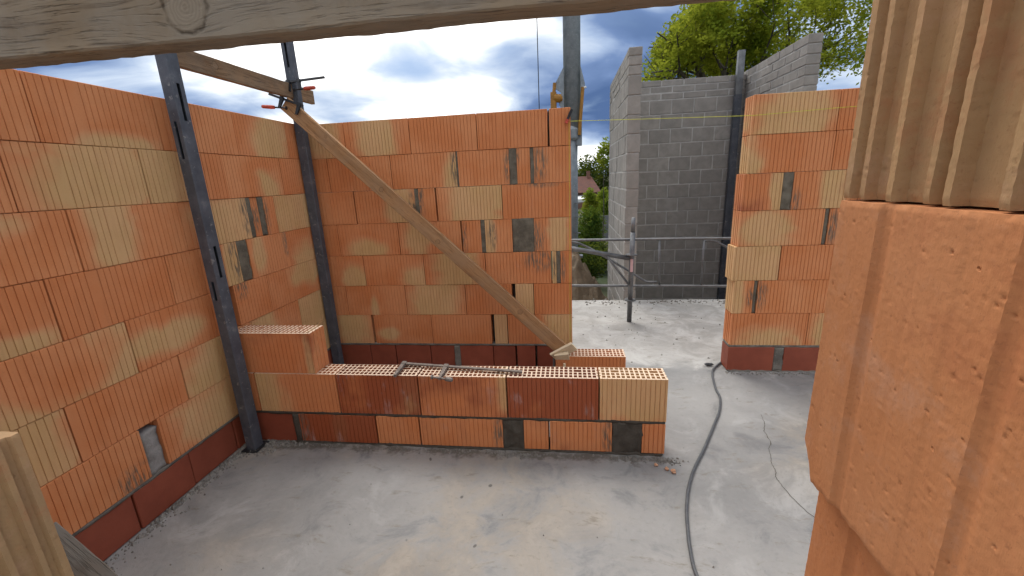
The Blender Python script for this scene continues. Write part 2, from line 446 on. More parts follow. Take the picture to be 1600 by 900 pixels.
# fine cracks
dots = bb.voro(wv, 8.0)
dm = bb.m('MULTIPLY', bb.sm(dots.outputs['Distance'], 0.10, 0.06), bb.sm(bb.sep(dots.outputs['Color'])[0], 0.94, 0.95))
col = bb.mix(bb.m('MULTIPLY', dm, 0.75), col, (0.05, 0.045, 0.04))
col = bb.mix(bb.m('MULTIPLY', bb.sm(n3, 0.52, 0.72), 0.12), col, (0.36, 0.35, 0.335))
col = bb.mix(bb.m('MULTIPLY', bb.sm(n3, 0.45, 0.30), 0.25), col, (0.12, 0.115, 0.11))
rgh = bb.sm(n2, 0.3, 0.7, 0.52, 0.88)
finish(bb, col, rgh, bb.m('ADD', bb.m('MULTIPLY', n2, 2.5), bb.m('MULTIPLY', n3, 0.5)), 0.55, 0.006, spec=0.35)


def leaf_material(name, c1, c2, c3):
    m, bb = material(name)
    r = bb.n('ShaderNodeNewGeometry').outputs['Random Per Island']
    co = bb.n('ShaderNodeTexCoord').outputs['Object']
    col = bb.mix(r, c1, c2)
    col = bb.mix(bb.sm(bb.noise(co, 0.9, 2.0), 0.42, 0.62), col, c3)
    d = bb.n('ShaderNodeBsdfDiffuse', ins={0: col})
    t = bb.n('ShaderNodeBsdfTranslucent', ins={0: bb.mix(0.5, col, (0.30, 0.34, 0.03))})
    mx = bb.n('ShaderNodeMixShader', ins={0: 0.45})
    bb.t.links.new(d.outputs[0], mx.inputs[1])
    bb.t.links.new(t.outputs[0], mx.inputs[2])
    o = bb.n('ShaderNodeOutputMaterial')
    bb.t.links.new(mx.outputs[0], o.inputs[0])


leaf_material('leaf_lime', (0.26, 0.30, 0.028), (0.41, 0.42, 0.046), (0.16, 0.215, 0.024))
leaf_material('leaf_dark', (0.022, 0.045, 0.016), (0.045, 0.075, 0.022), (0.018, 0.036, 0.016))
leaf_material('leaf_mid', (0.045, 0.095, 0.018), (0.07, 0.125, 0.025), (0.04, 0.085, 0.02))
leaf_material('leaf_yellow', (0.22, 0.27, 0.03), (0.30, 0.31, 0.04), (0.15, 0.22, 0.03))

# ================================================================== geometry helpers


class MB:
    def __init__(s):
        s.v, s.f, s.mi, s.cur = [], [], [], 0

    def face(s, *idx):
        s.f.append(idx)
        s.mi.append(s.cur)

    def quad(s, a, b_, c, d):
        k = len(s.v)
        s.v += [tuple(a), tuple(b_), tuple(c), tuple(d)]
        s.face(k, k + 1, k + 2, k + 3)

    def box(s, x0, x1, y0, y1, z0, z1):
        k = len(s.v)
        s.v += [(x, y, z) for z in (z0, z1) for x, y in ((x0, y0), (x1, y0), (x1, y1), (x0, y1))]
        for q in ((3, 2, 1, 0), (4, 5, 6, 7), (0, 1, 5, 4), (1, 2, 6, 5), (2, 3, 7, 6), (3, 0, 4, 7)):
            s.face(*[k + i for i in q])

    def obox(s, c, ax, ay, az, hx, hy, hz):
        """box given centre, three unit axes, half sizes"""
        c, ax, ay, az = Vector(c), Vector(ax), Vector(ay), Vector(az)
        k = len(s.v)
        s.v += [tuple(c + ax * (i * hx) + ay * (j * hy) + az * (l * hz)) for l in (-1, 1) for i, j in ((-1, -1), (1, -1), (1, 1), (-1, 1))]
        for q in ((3, 2, 1, 0), (4, 5, 6, 7), (0, 1, 5, 4), (1, 2, 6, 5), (2, 3, 7, 6), (3, 0, 4, 7)):
            s.face(*[k + i for i in q])

    def tube(s, pts, r, n=12, caps=True):
        pts = [Vector(p) for p in pts]
        rs = r if isinstance(r, (list, tuple)) else [r] * len(pts)
        t0 = (pts[1] - pts[0]).normalized()
        a = t0.orthogonal().normalized()
        k = len(s.v)
        for i, p in enumerate(pts):
            t = (pts[min(i + 1, len(pts) - 1)] - pts[max(i - 1, 0)]).normalized()
            a = (a - t * a.dot(t)).normalized()
            c = t.cross(a)
            for j in range(n):
                th = 2 * math.pi * j / n
                s.v.append(tuple(p + (a * math.cos(th) + c * math.sin(th)) * rs[i]))
        for i in range(len(pts) - 1):
            for j in range(n):
                j2 = (j + 1) % n
                s.face(k + i * n + j, k + i * n + j2, k + (i + 1) * n + j2, k + (i + 1) * n + j)
        if caps:
            s.face(*[k + j for j in reversed(range(n))])
            e = k + (len(pts) - 1) * n
            s.face(*[e + j for j in range(n)])

    def mesh(s, name, mats, smooth=False):
        me = bpy.data.meshes.new(name)
        me.from_pydata(s.v, [], s.f)
        for mm in (mats if isinstance(mats, (list, tuple)) else [mats]):
            me.materials.append(MATS[mm])
        me.polygons.foreach_set('material_index', s.mi)
        if smooth:
            me.polygons.foreach_set('use_smooth', [True] * len(s.f))
        me.update()
        return me


def link(name, me, parent=None, loc=(0, 0, 0), rz=0.0):
    o = bpy.data.objects.new(name, me)
    COL.objects.link(o)
    o.location = loc
    o.rotation_euler = (0, 0, rz)
    if parent:
        o.parent = parent
    return o


def tag(o, label, cat, group=None):
    o['label'] = label
    o['category'] = cat
    o['kind'] = 'thing'
    if group:
        o['group'] = group
    return o


def thing(name, label, cat, loc=(0, 0, 0), rz=0.0, group=None):
    o = link(name, None, None, loc, rz)
    o.empty_display_size = 0.1
    return tag(o, label, cat, group)


def part(name, mb, mats, parent, smooth=False):
    """part given in world coordinates; the parent sits unrotated"""
    o = link(name, mb.mesh(name, mats, smooth), parent)
    o.location = -parent.location
    return o


def struct(name, mb, mats):
    o = link(name, mb.mesh(name, mats))
    o['kind'] = 'structure'
    return o


def rough_solid(name, pts_fn, mat):
    pass


# ------------------------------------------------------------------ clay block meshes
T = 0.138
BLOCK_CACHE = {}


def block_profile(L, pitch=0.0249, gw=0.0038, gd=0.0036, ends=True, smooth_bands=()):
    """plan outline, counter-clockwise, grooves cut in the front (-y) and both ends"""
    pts = []
    y0, y1 = -T / 2, T / 2
    n = max(1, int(round(L / pitch)))
    pt = L / n
    pts.append((-L / 2, y0))
    for i in range(n):
        if i in smooth_bands:
            continue
        c = -L / 2 + (i + 0.5) * pt
        pts += [(c - gw / 2, y0), (c - gw / 4, y0 + gd), (c + gw / 4, y0 + gd), (c + gw / 2, y0)]
    pts.append((L / 2, y0))
    if ends:
        for yy in (-0.036, -0.004, 0.030):
            pts += [(L / 2, yy - 0.006), (L / 2 - 0.006, yy - 0.004), (L / 2 - 0.006, yy + 0.004), (L / 2, yy + 0.006)]
    pts.append((L / 2, y1))
    pts.append((-L / 2, y1))
    if ends:
        for yy in (0.030, -0.004, -0.036):
            pts += [(-L / 2, yy + 0.006), (-L / 2 + 0.006, yy + 0.004), (-L / 2 + 0.006, yy - 0.004), (-L / 2, yy - 0.006)]
    return pts


def clay_mesh(L, H, perforated=False, band=0):
    key = (round(L, 3), round(H, 3), perforated, band)
    if key in BLOCK_CACHE:
        return BLOCK_CACHE[key]
    n = max(1, int(round(L / 0.0249)))
    sb = () if band == 0 else ((n // 3,) if band == 1 else (0, n - 1))
    pr = block_profile(L, smooth_bands=sb)
    mb = MB()
    k = len(pr)
    ch = 0.0022
    cx = 1 - 2 * ch / L
    cy = 1 - 2 * ch / T
    levels = [(-H / 2, 1), (H / 2 - ch, 1)] if perforated else [(-H / 2, 2), (-H / 2 + ch, 1), (H / 2 - ch, 1), (H / 2, 2)]
    for zv, sc in levels:
        for (px, py) in pr:
            mb.v.append((px * cx, py * cy, zv) if sc == 2 else (px, py, zv))
    for l in range(len(levels) - 1):
        for i in range(k):
            j = (i + 1) % k
            mb.face(l * k + i, l * k + j, (l + 1) * k + j, (l + 1) * k + i)
    mb.face(*reversed(range(k)))
    if not perforated:
        mb.face(*[(len(levels) - 1) * k + i for i in range(k)])
    else:
        g = 0.0075
        ax, ay = L / 2 - g, T / 2 - g
        zt = H / 2
        base = len(mb.v)
        lo = (len(levels) - 1) * k
        mb.cur = 1
        for (px, py) in pr:
            mb.v.append((min(ax, max(-ax, px)), min(ay, max(-ay, py)), zt))
        for i in range(k):
            j = (i + 1) % k
            mb.face(lo + i, lo + j, base + j, base + i)
        rows = 4
        web = 0.0078
        hh = (2 * ay - (rows - 1) * web) / rows
        nx = max(2, int(round(2 * ax / 0.0255)))
        pit = 2 * ax / nx
        dep = 0.11
        rr = random.Random(int(L * 1000))

        def hole(xa, xb, ya, yb):
            mb.cur = 0
            jz = zt - dep
            for (p, q_) in (((xa, ya), (xb, ya)), ((xb, ya), (xb, yb)), ((xb, yb), (xa, yb)), ((xa, yb), (xa, ya))):
                mb.quad((p[0], p[1], zt), (p[0], p[1], jz), (q_[0], q_[1], jz), (q_[0], q_[1], zt))
            mb.quad((xa, ya, jz), (xb, ya, jz), (xb, yb, jz), (xa, yb, jz))
            mb.cur = 1
        grips = (int(nx * 0.22), int(nx * 0.78))
        for r in range(rows):
            ya = -ay + r * (hh + web)
            yb = ya + hh
            sh = 0.0
            cells = []
            i = 0
            xs = -ax
            while i < nx:
                wdt = 2 if (r == 2 and i in grips and L > 0.3) else 1
                c0 = -ax + (i + sh) * pit + web / 2
                c1 = -ax + (i + sh + wdt) * pit - web / 2
                if c1 < ax + 0.001:
                    cells.append((c0 + rr.uniform(-.0006, .0006), c1 + rr.uniform(-.0006, .0006)))
                i += wdt
            for (c0, c1) in cells:
                mb.quad((xs, ya, zt), (c0, ya, zt), (c0, yb, zt), (xs, yb, zt))
                hole(c0, c1, ya, yb)
                xs = c1
            mb.quad((xs, ya, zt), (ax, ya, zt), (ax, yb, zt), (xs, yb, zt))
            if r < rows - 1:
                mb.quad((-ax, yb, zt), (ax, yb, zt), (ax, yb + web, zt), (-ax, yb + web, zt))
        mb.cur = 0
    me = mb.mesh('clay_block', ['clay', 'clay_web'])
    BLOCK_CACHE[key] = me
    return me


def set_look(o, cream=None, wet=0.0, smear=None, core=0.0, rr=random, brown_mix=0.0):
    """cream = None random | 'o' orange | 'c' cream | (u, v, ru, rv[, inv])"""
    if cream is None:
        t = rr.random()
        if t < 0.42:
            cream = 'o'
        elif t < 0.56:
            cream = 'c'
        elif t < 0.85:
            cream = (rr.uniform(-0.28, 0.28), rr.choice((-0.16, 0.16, -0.1)), rr.uniform(0.14, 0.26), rr.uniform(0.10, 0.2))
        else:
            cream = (rr.uniform(-0.2, 0.2), rr.uniform(-0.1, 0.1), rr.uniform(0.10, 0.2), rr.uniform(0.08, 0.15), 1.0)
    if cream == 'o':
        cream = (9.0, 9.0, 0.1, 0.1)
    elif cream == 'c':
        cream = (0.0, 0.0, 3.0, 3.0)
    o['cream_u'], o['cream_v'], o['cream_ru'], o['cream_rv'] = [float(v) for v in cream[:4]]
    o['cream_inv'] = float(cream[4]) if len(cream) > 4 else 0.0
    o['wet'] = float(wet)
    o['brown_mix'] = float(brown_mix)
    if smear:
        o['smear_u'], o['smear_v'], o['smear_ru'], o['smear_rv'] = [float(v) for v in smear]
    else:
        o['smear_u'], o['smear_v'], o['smear_ru'], o['smear_rv'] = 9.0, 9.0, 0.0, 0.0
    o['smear_core'] = float(core)


JR = random.Random(11)


def lay(wall, axis, plane, a, b_, z0, H, cream=None, wet=0.0, smear=None, core=0.0, perforated=False, gap=0.0058, band=None, name='clay_block', kim=False):
    """one block between a and b_ along the wall; 'x' walls face -Y (front at y=plane), 'y' walls face +X (front at x=plane)"""
    L = b_ - a - gap
    if band is None:
        band = JR.choice((0, 0, 1, 2)) if L > 0.3 else 0
    if kim:
        key = ('kim', round(L, 3), round(H, 3))
        if key not in BLOCK_CACHE:
            mbk = MB()
            c = 0.003
            x1, y1, z1 = L / 2, T / 2, H / 2
            # bevelled box
            lv = [(-z1, c), (-z1 + c, 0), (z1 - c, 0), (z1, c)]
            for zv, ins in lv:
                xx, yy = x1 - ins, y1 - ins
                mbk.v += [(-xx + c, -yy, zv), (xx - c, -yy, zv), (xx, -yy + c, zv), (xx, yy - c, zv), (xx - c, yy, zv), (-xx + c, yy, zv), (-xx, yy - c, zv), (-xx, -yy + c, zv)]
            for l in range(3):
                for i in range(8):
                    j = (i + 1) % 8
                    mbk.face(l * 8 + i, l * 8 + j, l * 8 + 8 + j, l * 8 + 8 + i)
            mbk.face(*reversed(range(8)))
            mbk.face(*range(24, 32))
            BLOCK_CACHE[key] = mbk.mesh('plinth_block', 'kim')
        me = BLOCK_CACHE[key]
        name = 'plinth_block'
    else:
        me = clay_mesh(L, H - 0.0022, perforated, band)
    prd = JR.uniform(-0.0022, 0.0022)
    mid = (a + b_) / 2
    tw = JR.uniform(-0.004, 0.004) * (0.5 / max(L, 0.15)) * 0.5
    if axis == 'x':
        loc = (mid, plane + T / 2 + prd, z0 + H / 2)
        rz = tw
    else:
        loc = (plane - T / 2 + prd, mid, z0 + H / 2)
        rz = math.pi / 2 + tw
    o = link(name, me, wall, Vector(loc) - wall.location, rz)
    if not kim:
        o.rotation_euler[1] = JR.uniform(-0.0016, 0.0016)
        set_look(o, cream, wet, smear, core, JR)
    return o


def lump(name, x0, x1, y0, y1, z0, z1, mat, parent, seed=0, amp=0.006, n=(8, 3, 8), bulge=0.0):
    """mortar filling: a box with an uneven, trowelled skin"""
    mb = MB()
    nx, ny, nz = n
    idx = {}

    def vid(i, j, k):
        if (i, j, k) not in idx:
            fx, fy, fz = i / nx, j / ny, k / nz
            p = Vector((x0 + (x1 - x0) * fx, y0 + (y1 - y0) * fy, z0 + (z1 - z0) * fz))
            q = p * 22 + Vector((seed * 3.7, seed * 1.3, seed))
            dv = Vector((mnoise.noise(q), mnoise.noise(q + Vector((9, 3, 1))), mnoise.noise(q + Vector((2, 8, 5)))))
            p += dv * amp
            if bulge:
                p.z += bulge * (4 * fx * (1 - fx)) * fz
            idx[(i, j, k)] = len(mb.v)
            mb.v.append(tuple(p))
        return idx[(i, j, k)]
    for i in range(nx):
        for j in range(ny):
            mb.face(vid(i, j, nz), vid(i + 1, j, nz), vid(i + 1, j + 1, nz), vid(i, j + 1, nz))
            mb.face(vid(i, j + 1, 0), vid(i + 1, j + 1, 0), vid(i + 1, j, 0), vid(i, j, 0))
        for k in range(nz):
            mb.face(vid(i, 0, k), vid(i + 1, 0, k), vid(i + 1, 0, k + 1), vid(i, 0, k + 1))
            mb.face(vid(i + 1, ny, k), vid(i, ny, k), vid(i, ny, k + 1), vid(i + 1, ny, k + 1))
    for j in range(ny):
        for k in range(nz):
            mb.face(vid(0, j + 1, k), vid(0, j, k), vid(0, j, k + 1), vid(0, j + 1, k + 1))
            mb.face(vid(nx, j, k), vid(nx, j + 1, k), vid(nx, j + 1, k + 1), vid(nx, j, k + 1))
    return part(name, mb, mat, parent, True)


PL = 0.19            # plinth height
Z0 = 0.205           # first course


def zc(r):           # bottom of course r, r = 1 on top .. 7 at the bottom
    return Z0 + 0.25 * (7 - r)


# ================================================================== setting
mb = MB()
NXF, NYF = 70, 90
fx0, fx1, fy0, fy1 = -0.14, 7.0, -5.5, 1.93
for j in range(NYF + 1):
    for i in range(NXF + 1):
        x = fx0 + (fx1 - fx0) * i / NXF
        y = fy0 + (fy1 - fy0) * j / NYF
        mb.v.append((x, y, 0.004 * mnoise.noise(Vector((x * 1.4, y * 1.4, 0))) - 0.004))
for j in range(NYF):
    for i in range(NXF):
        a = j * (NXF + 1) + i
        mb.face(a, a + 1, a + NXF + 2, a + NXF + 1)
k = len(mb.v)
mb.v += [(fx0, fy1, -0.0045), (fx1, fy1, -0.0045), (fx1, fy1, -0.25), (fx0, fy1, -0.25), (fx0, fy0, -0.0045), (fx0, fy0, -0.25), (fx1, fy0, -0.0045), (fx1, fy0, -0.25)]
mb.face(k, k + 1, k + 2, k + 3)
mb.face(k + 4, k, k + 3, k + 5)
mb.face(k + 1, k + 6, k + 7, k + 2)
mb.face(k + 6, k + 4, k + 5, k + 7)
struct('floor', mb, 'screed')

FLOOR = bpy.data.objects['floor']
mb = MB()
CR = [(3.16, -0.62), (3.14, -0.716), (3.10, -0.80), (3.091, -0.91), (3.05, -0.97), (3.039, -1.026), (3.012, -1.09), (3.003, -1.156), (2.982, -1.20), (2.984, -1.25), (2.987, -1.335), (3.012, -1.431), (3.06, -1.52), (3.08, -1.62)]
cpts = []
for i in range(len(CR) - 1):
    for k_ in range(5):
        t_ = k_ / 5
        x_ = CR[i][0] + (CR[i + 1][0] - CR[i][0]) * t_ + 0.006 * mnoise.noise(Vector((i * 3 + k_, 2.2, 0.3)))
        y_ = CR[i][1] + (CR[i + 1][1] - CR[i][1]) * t_
        cpts.append((x_, y_, 0.0008 + 0.0030 * abs(mnoise.noise(Vector((i * 1.7 + k_ * 0.37, 5.1, 0.7))))))
for (x_, y_, w_) in cpts:
    zf = 0.004 * mnoise.noise(Vector((x_ * 1.4, y_ * 1.4, 0))) - 0.004 + 0.0012
    mb.v += [(x_ - w_, y_, zf), (x_ + w_, y_, zf)]
for i in range(len(cpts) - 1):
    mb.face(2 * i, 2 * i + 1, 2 * i + 3, 2 * i + 2)
link('crack', mb.mesh('crack', 'mortar_dark'), FLOOR)
mb = MB()
n = 40
R_ = 900.0
rad = [0, 3, 6, 10, 15, 25, 45, 90, 200, 450, R_]
for r in rad:
    for i in range(n):
        th = 2 * math.pi * i / n
        mb.v.append((2 + r * math.cos(th), 2 + r * math.sin(th), -0.85))
for a in range(len(rad) - 1):
    for i in range(n):
        j = (i + 1) % n
        mb.face(a * n + i, (a + 1) * n + i, (a + 1) * n + j, a * n + j)
struct('ground', mb, 'ground')

# ================================================================== back wall
bw = thing('brick_wall', 'orange ribbed clay block wall at the back of the room behind the sloping brace', 'wall', (1.0, 0.07, 0))
ROWS_B = {
    1: [(0.0, 0.330, (-.02, 0, .12, .2)), (0.330, 0.834, (-.02, .02, .16, .16)), (0.834, 1.335, 'o'), (1.335, 1.842, 'o'), (1.850, 2.003, 'o')],
    2: [(0.0, 0.162, 'o'), (0.162, 0.664, 'o'), (0.664, 1.168, (.24, -.10, .07, .20), (.235, .02, .035, .14)),
        (1.178, 1.560, 'o', (.19, 0.0, .05, .14)), (1.612, 1.712, 'o', (-.05, .1, .03, .1)), (1.734, 2.003, 'o', (-.09, .02, .065, .16))],
    3: [(0.0, 0.339, 'o'), (0.343, 0.828, (.11, 0.0, .10, .25), (.22, 0, .04, .12)), (0.856, 0.988, (.1, .1, .03, .1), (-.05, .04, .04, .13)), (0.996, 1.494, (.08, 0, .20, .3)), (1.494, 2.003, 'o', (.05, .12, .14, .03))],
    4: [(0.0, 0.166, 'o'), (0.166, 0.668, (-.05, -.08, .16, .07)), (0.668, 1.166, (-.10, -.02, .10, .16)), (1.172, 1.322, 'o', (-.06, 0, .03, .16)), (1.350, 1.561, (-.08, 0, .05, .2), (-.05, .02, .04, .13)), (1.722, 2.003, (.04, 0, .06, .2), (-.12, -.03, .07, .14))],
    5: [(0.0, 0.347, (.08, -.06, .10, .10)), (0.347, 0.846, (.20, -.08, .12, .09)), (0.846, 1.340, (.03, 0, .17, .3)), (1.340, 1.847, 'o', (.16, .06, .13, .10)), (1.852, 1.888, 'c', (0, 0, .02, .1)), (1.914, 2.003, 'o', (-.03, 0, .03, .14))],
    6: [(0.0, 0.160, 'o'), (0.160, 0.667, (-.02, -.12, .03, .12)), (0.667, 1.163, (-.0, 0.0, .20, .25)), (1.163, 1.536, 'o'), (1.562, 1.706, 'c'), (1.706, 2.003, 'o')],
    7: [(0.0, 0.350, (.02, 0, .14, .2)), (0.366, 0.862, (-.12, -.04, .08, .05)), (0.862, 1.358, 'o'), (1.380, 1.487, 'c'), (1.489, 2.003, (.17, .0, .14, .25))],
}
for r, row in ROWS_B.items():
    for e in row:
        lay(bw, 'x', 0.0, e[0], e[1], zc(r), 0.25, e[2], smear=(e[3] if len(e) > 3 else None))
for a, b_ in ((0.0, 0.302), (0.306, 0.523), (0.530, 0.827), (0.832, 1.035), (1.083, 1.357), (1.362, 1.542), (1.556, 1.702), (1.718, 1.990)):
    lay(bw, 'x', 0.004, a, b_, 0.0, PL, kim=True, gap=0.0)
sd_ = 0
for (a, b_, r, dp, mat) in ((1.562, 1.611, 2, 0.006, 'mortar_mid'), (1.713, 1.733, 2, 0.010, 'mortar_mid'), (1.169, 1.177, 2, 0.004, 'mortar_mid'), (0.829, 0.855, 3, 0.008, 'mortar_mid'),
                            (1.323, 1.349, 4, 0.012, 'mortar_mid'), (1.562, 1.721, 4, 0.002, 'mortar_mid'), (1.889, 1.913, 5, 0.008, 'mortar_mid')):
    sd_ += 1
    lump('mortar_patch', a - 0.004, b_ + 0.004, 0.0035, 0.12, zc(r) - 0.003, zc(r) + 0.252, mat, bw, sd_, 0.0055, (8, 2, 22))
for (a, b_, r) in ((1.842, 1.850, 1), (1.537, 1.561, 6), (0.351, 0.365, 7), (1.359, 1.379, 7)):
    lump('mortar_patch', a, b_, 0.055, 0.13, zc(r) + 0.002, zc(r) + 0.247, 'mortar_dark', bw, r + 70, 0.002, (2, 2, 8))  # dark backing added in open gaps so no bright sky shows through
lump('mortar_patch', 1.036, 1.082, -0.003, 0.12, 0.0, 0.19, 'mortar', bw, 21, 0.005, (6, 2, 10))
lump('mortar_bed', 0.0, 1.99, 0.075, 0.125, 0.0, 0.188, 'mortar', bw, 6, 0.002, (20, 2, 3))  # backing added behind the plinth to block daylight through its gaps
lump('mortar_bed', 0.0, 2.0, 0.001, 0.13, 0.1895, 0.2055, 'mortar', bw, 4, 0.0035, (80, 2, 2))

# ================================================================== left wall
lw = thing('brick_wall', 'long orange and cream ribbed clay block wall along the left side of the room', 'wall', (-0.07, -1.9, 0))
ROWS_L = {
    1: [(-2.69, -2.19, None), (-2.19, -1.687, 'o'), (-1.687, -1.182, (.05, -.13, .16, .05)), (-1.182, -0.688, 'o'), (-0.688, -0.20, (.08, -.02, .16, .20)), (-0.20, 0.0, 'o')],
    2: [(-2.82, -2.32, None), (-2.32, -1.821, 'o'), (-1.821, -1.318, (.09, 0.0, .24, .25)), (-1.318, -0.83, (-.16, 0, .16, .26)), (-0.83, -0.327, (.10, -.08, .10, .09)), (-0.327, 0.0, 'o')],
    3: [(-2.68, -2.18, None), (-2.18, -1.676, (-.05, .1, .12, .06)), (-1.676, -1.181, (-.10, 0.02, .09, .2)), (-1.181, -0.708, (.12, .0, .26, .15), (.21, .02, .04, .15)), (-0.560, -0.455, 'o', (-.05, 0, .04, .14)), (-0.455, 0.0, (-.02, .0, .30, .2))],
    4: [(-2.82, -2.32, 'o'), (-2.32, -1.816, (.1, -.1, .13, .05)), (-1.816, -1.321, 'o'), (-1.321, -0.855, (.18, 0, .05, .2), (.2, .02, .05, .15)), (-0.772, -0.393, (-.10, .02, .05, .1), (.17, .05, .04, .1)), (-0.393, 0.0, (.02, -.1, .14, .13))],
    5: [(-2.60, -2.09, 'c'), (-2.09, -1.582, (-.04, .05, .22, .15, 1.0)), (-1.582, -1.06, (-.10, -.02, .20, .07)), (-0.95, -0.66, 'o', (-.08, .1, .06, .08)), (-0.66, 0.0, (.10, .06, .16, .09))],
    6: [(-2.40, -1.886, (.12, 0, .14, .3)), (-1.886, -1.385, 'o'), (-1.385, -0.88, (-.02, -.04, .22, .16)), (-0.88, -0.386, (-.14, 0, .10, .14)), (-0.386, 0.0, 'c')],
    7: [(-2.15, -1.655, 'o', (.18, -.08, .10, .07)), (-1.570, -1.06, (.12, -.01, .25, .17)), (-1.06, -0.56, 'o'), (-0.56, 0.0, 'c')],
}
for r, row in ROWS_L.items():
    for e in row:
        lay(lw, 'y', 0.0, e[0], e[1], zc(r), 0.25, e[2], smear=(e[3] if len(e) > 3 else None))
    a = row[0][0]
    while a > -3.6:
        lay(lw, 'y', 0.0, a - 0.5, a, zc(r), 0.25, None)
        a -= 0.5
a = -1.165
for a, b_ in ((-3.56, -3.265), (-3.26, -2.965), (-2.96, -2.665), (-2.66, -2.365), (-2.36, -2.064), (-2.060, -1.761), (-1.755, -1.466), (-1.460, -1.166), (-1.160, -0.865), (-0.86, -0.565), (-0.56, -0.265), (-0.26, 0.0)):
    lay(lw, 'y', -0.003, a, b_, 0.0, PL, kim=True, gap=0.0)


lump('mortar_patch', -0.12, -0.006, -1.652, -1.573, 0.207, 0.425, 'mortar_light', lw, 31, 0.010, (2, 5, 12))
lump('mortar_patch', -0.12, -0.004, -0.708, -0.670, zc(3) + .002, zc(3) + .248, 'mortar_mid', lw, 32, 0.0055, (2, 8, 22))
lump('mortar_patch', -0.12, -0.004, -0.600, -0.561, zc(3) + .002, zc(3) + .248, 'mortar_mid', lw, 33, 0.0055, (2, 8, 22))
lay(lw, 'y', -0.010, -0.669, -0.599, zc(3), 0.25, 'o', wet=0.15, smear=(0, 0, .03, .1))
lump('mortar_patch', -0.12, -0.003, -0.854, -0.773, zc(4) + .002, zc(4) + .248, 'mortar_mid', lw, 34, 0.0055, (2, 9, 22))
lump('mortar_patch', -0.12, -0.060, -1.058, -0.952, zc(5) + .002, zc(5) + .248, 'mortar_dark', lw, 35, 0.004, (2, 5, 12))
lump('mortar_bed', -0.13, -0.001, -3.56, 0.0, 0.1895, 0.2055, 'mortar', lw, 5, 0.004, (2, 150, 2))

# ================================================================== pier right of the doorway
pw = thing('brick_wall', 'clay block pier right of the doorway with three mortar filled slots', 'wall', (3.7, 0.07, 0))
ROWS_P = {
    1: [(3.184, 3.708, (0, -.02, .23, .2)), (3.708, 4.2, 'o')],
    2: [(3.184, 3.713, (-.3, -.1, .1, .25)), (3.713, 4.2, 'o', (.0, .05, .03, .05))],
    3: [(3.168, 3.424, (.10, 0, .04, .2), None, .35), (3.487, 3.90, (.05, 0, .09, .25), (-.18, -.07, .04, .09), .35), (3.90, 4.2, 'o', None, .5)],
    4: [(3.168, 3.717, (-.10, .0, .18, .12)), (3.742, 4.2, 'o', (-.2, 0, .05, .14))],
    5: [(3.150, 3.462, 'c'), (3.464, 3.96, 'o'), (3.96, 4.2, 'c')],
    6: [(3.168, 3.310, (-.04, 0, .05, .2), (.05, 0, .035, .08)), (3.334, 3.83, 'o', (-.22, .02, .05, .12)), (3.83, 4.2, 'o')],
    7: [(3.172, 3.704, (-.0, -.09, .17, .09)), (3.704, 4.2, (-.1, 0, .1, .3))],
}
for r, row in ROWS_P.items():
    for e in row:
        lay(pw, 'x', 0.0, e[0], e[1], zc(r), 0.25, e[2], smear=(e[3] if len(e) > 3 else None), wet=(e[4] if len(e) > 4 else 0.0), band=0)
for a, b_ in ((3.172, 3.496), (3.565, 3.87), (3.89, 4.19)):
    lay(pw, 'x', -0.002, a, b_, 0.0, PL, kim=True, gap=0.0)
lump('mortar_patch', 3.422, 3.490, 0.004, 0.12, zc(3) - .002, zc(3) + .252, 'mortar_mid', pw, 41, 0.0055, (8, 2, 22))
lump('mortar_patch', 3.718, 3.741, 0.008, 0.12, zc(4) + .002, zc(4) + .248, 'mortar_mid', pw, 42, 0.004, (4, 2, 12))
lump('mortar_patch', 3.311, 3.333, 0.010, 0.12, zc(6) + .002, zc(6) + .248, 'mortar_mid', pw, 43, 0.004, (4, 2, 12))
lump('mortar_patch', 3.498, 3.563, -0.001, 0.12, 0.0, 0.188, 'mortar', pw, 44, 0.007, (6, 2, 10))
lump('mortar_bed', 3.172, 4.19, -0.001, 0.13, 0.1895, 0.2055, 'mortar', pw, 45, 0.004, (50, 2, 2))
lump('mortar_bed', 3.18, 4.2, -0.012, 0.12, -0.010, 0.004, 'mortar', pw, 46, 0.014, (70, 3, 1))

# ================================================================== low wall across the room
LY = -1.07
vw = thing('low_brick_wall', 'low unfinished wall of damp clay blocks with open perforated tops across the room', 'wall', (1.24, LY + T / 2, 0))
for a, b_, cr_, wet, sm_ in ((0.354, 0.838, (.02, 0, .04, .12), 0.95, (-.23, -.02, .06, .16)), (0.842, 1.102, 'o', 0.18, None), (1.106, 1.594, 'o', 0.34, (.22, .0, .04, .12)),
                             (1.709, 1.850, 'o', 0.25, None), (1.855, 2.197, 'o', 0.32, (.15, 0, .04, .12)), (2.352, 2.477, 'o', 0.0, None)):
    lay(vw, 'x', LY, a, b_, 0.008, 0.183, cr_, wet, sm_)
lay(vw, 'x', LY + 0.004, 0.012, 0.316, 0.0, PL, kim=True, gap=0.0)
lump('mortar_patch', 0.318, 0.353, LY - 0.002, LY + 0.12, 0.0, 0.19, 'mortar_dark', vw, 51, 0.005, (4, 2, 10))
lump('mortar_patch', 1.590, 1.712, LY + 0.004, LY + 0.12, 0.0, 0.19, 'mortar_dark', vw, 52, 0.009, (16, 2, 18))
lump('mortar_patch', 2.194, 2.356, LY + 0.003, LY + 0.12, 0.0, 0.19, 'mortar_dark', vw, 53, 0.010, (18, 2, 18))
lump('mortar_bed', 0.0, 2.474, LY + 0.002, LY + 0.135, 0.188, 0.207, 'mortar_dark', vw, 54, 0.006, (110, 2, 2))
lump('mortar_bed', 0.30, 2.465, LY - 0.002, LY + 0.13, -0.012, 0.007, 'mortar_dark', vw, 55, 0.012, (140, 3, 1))
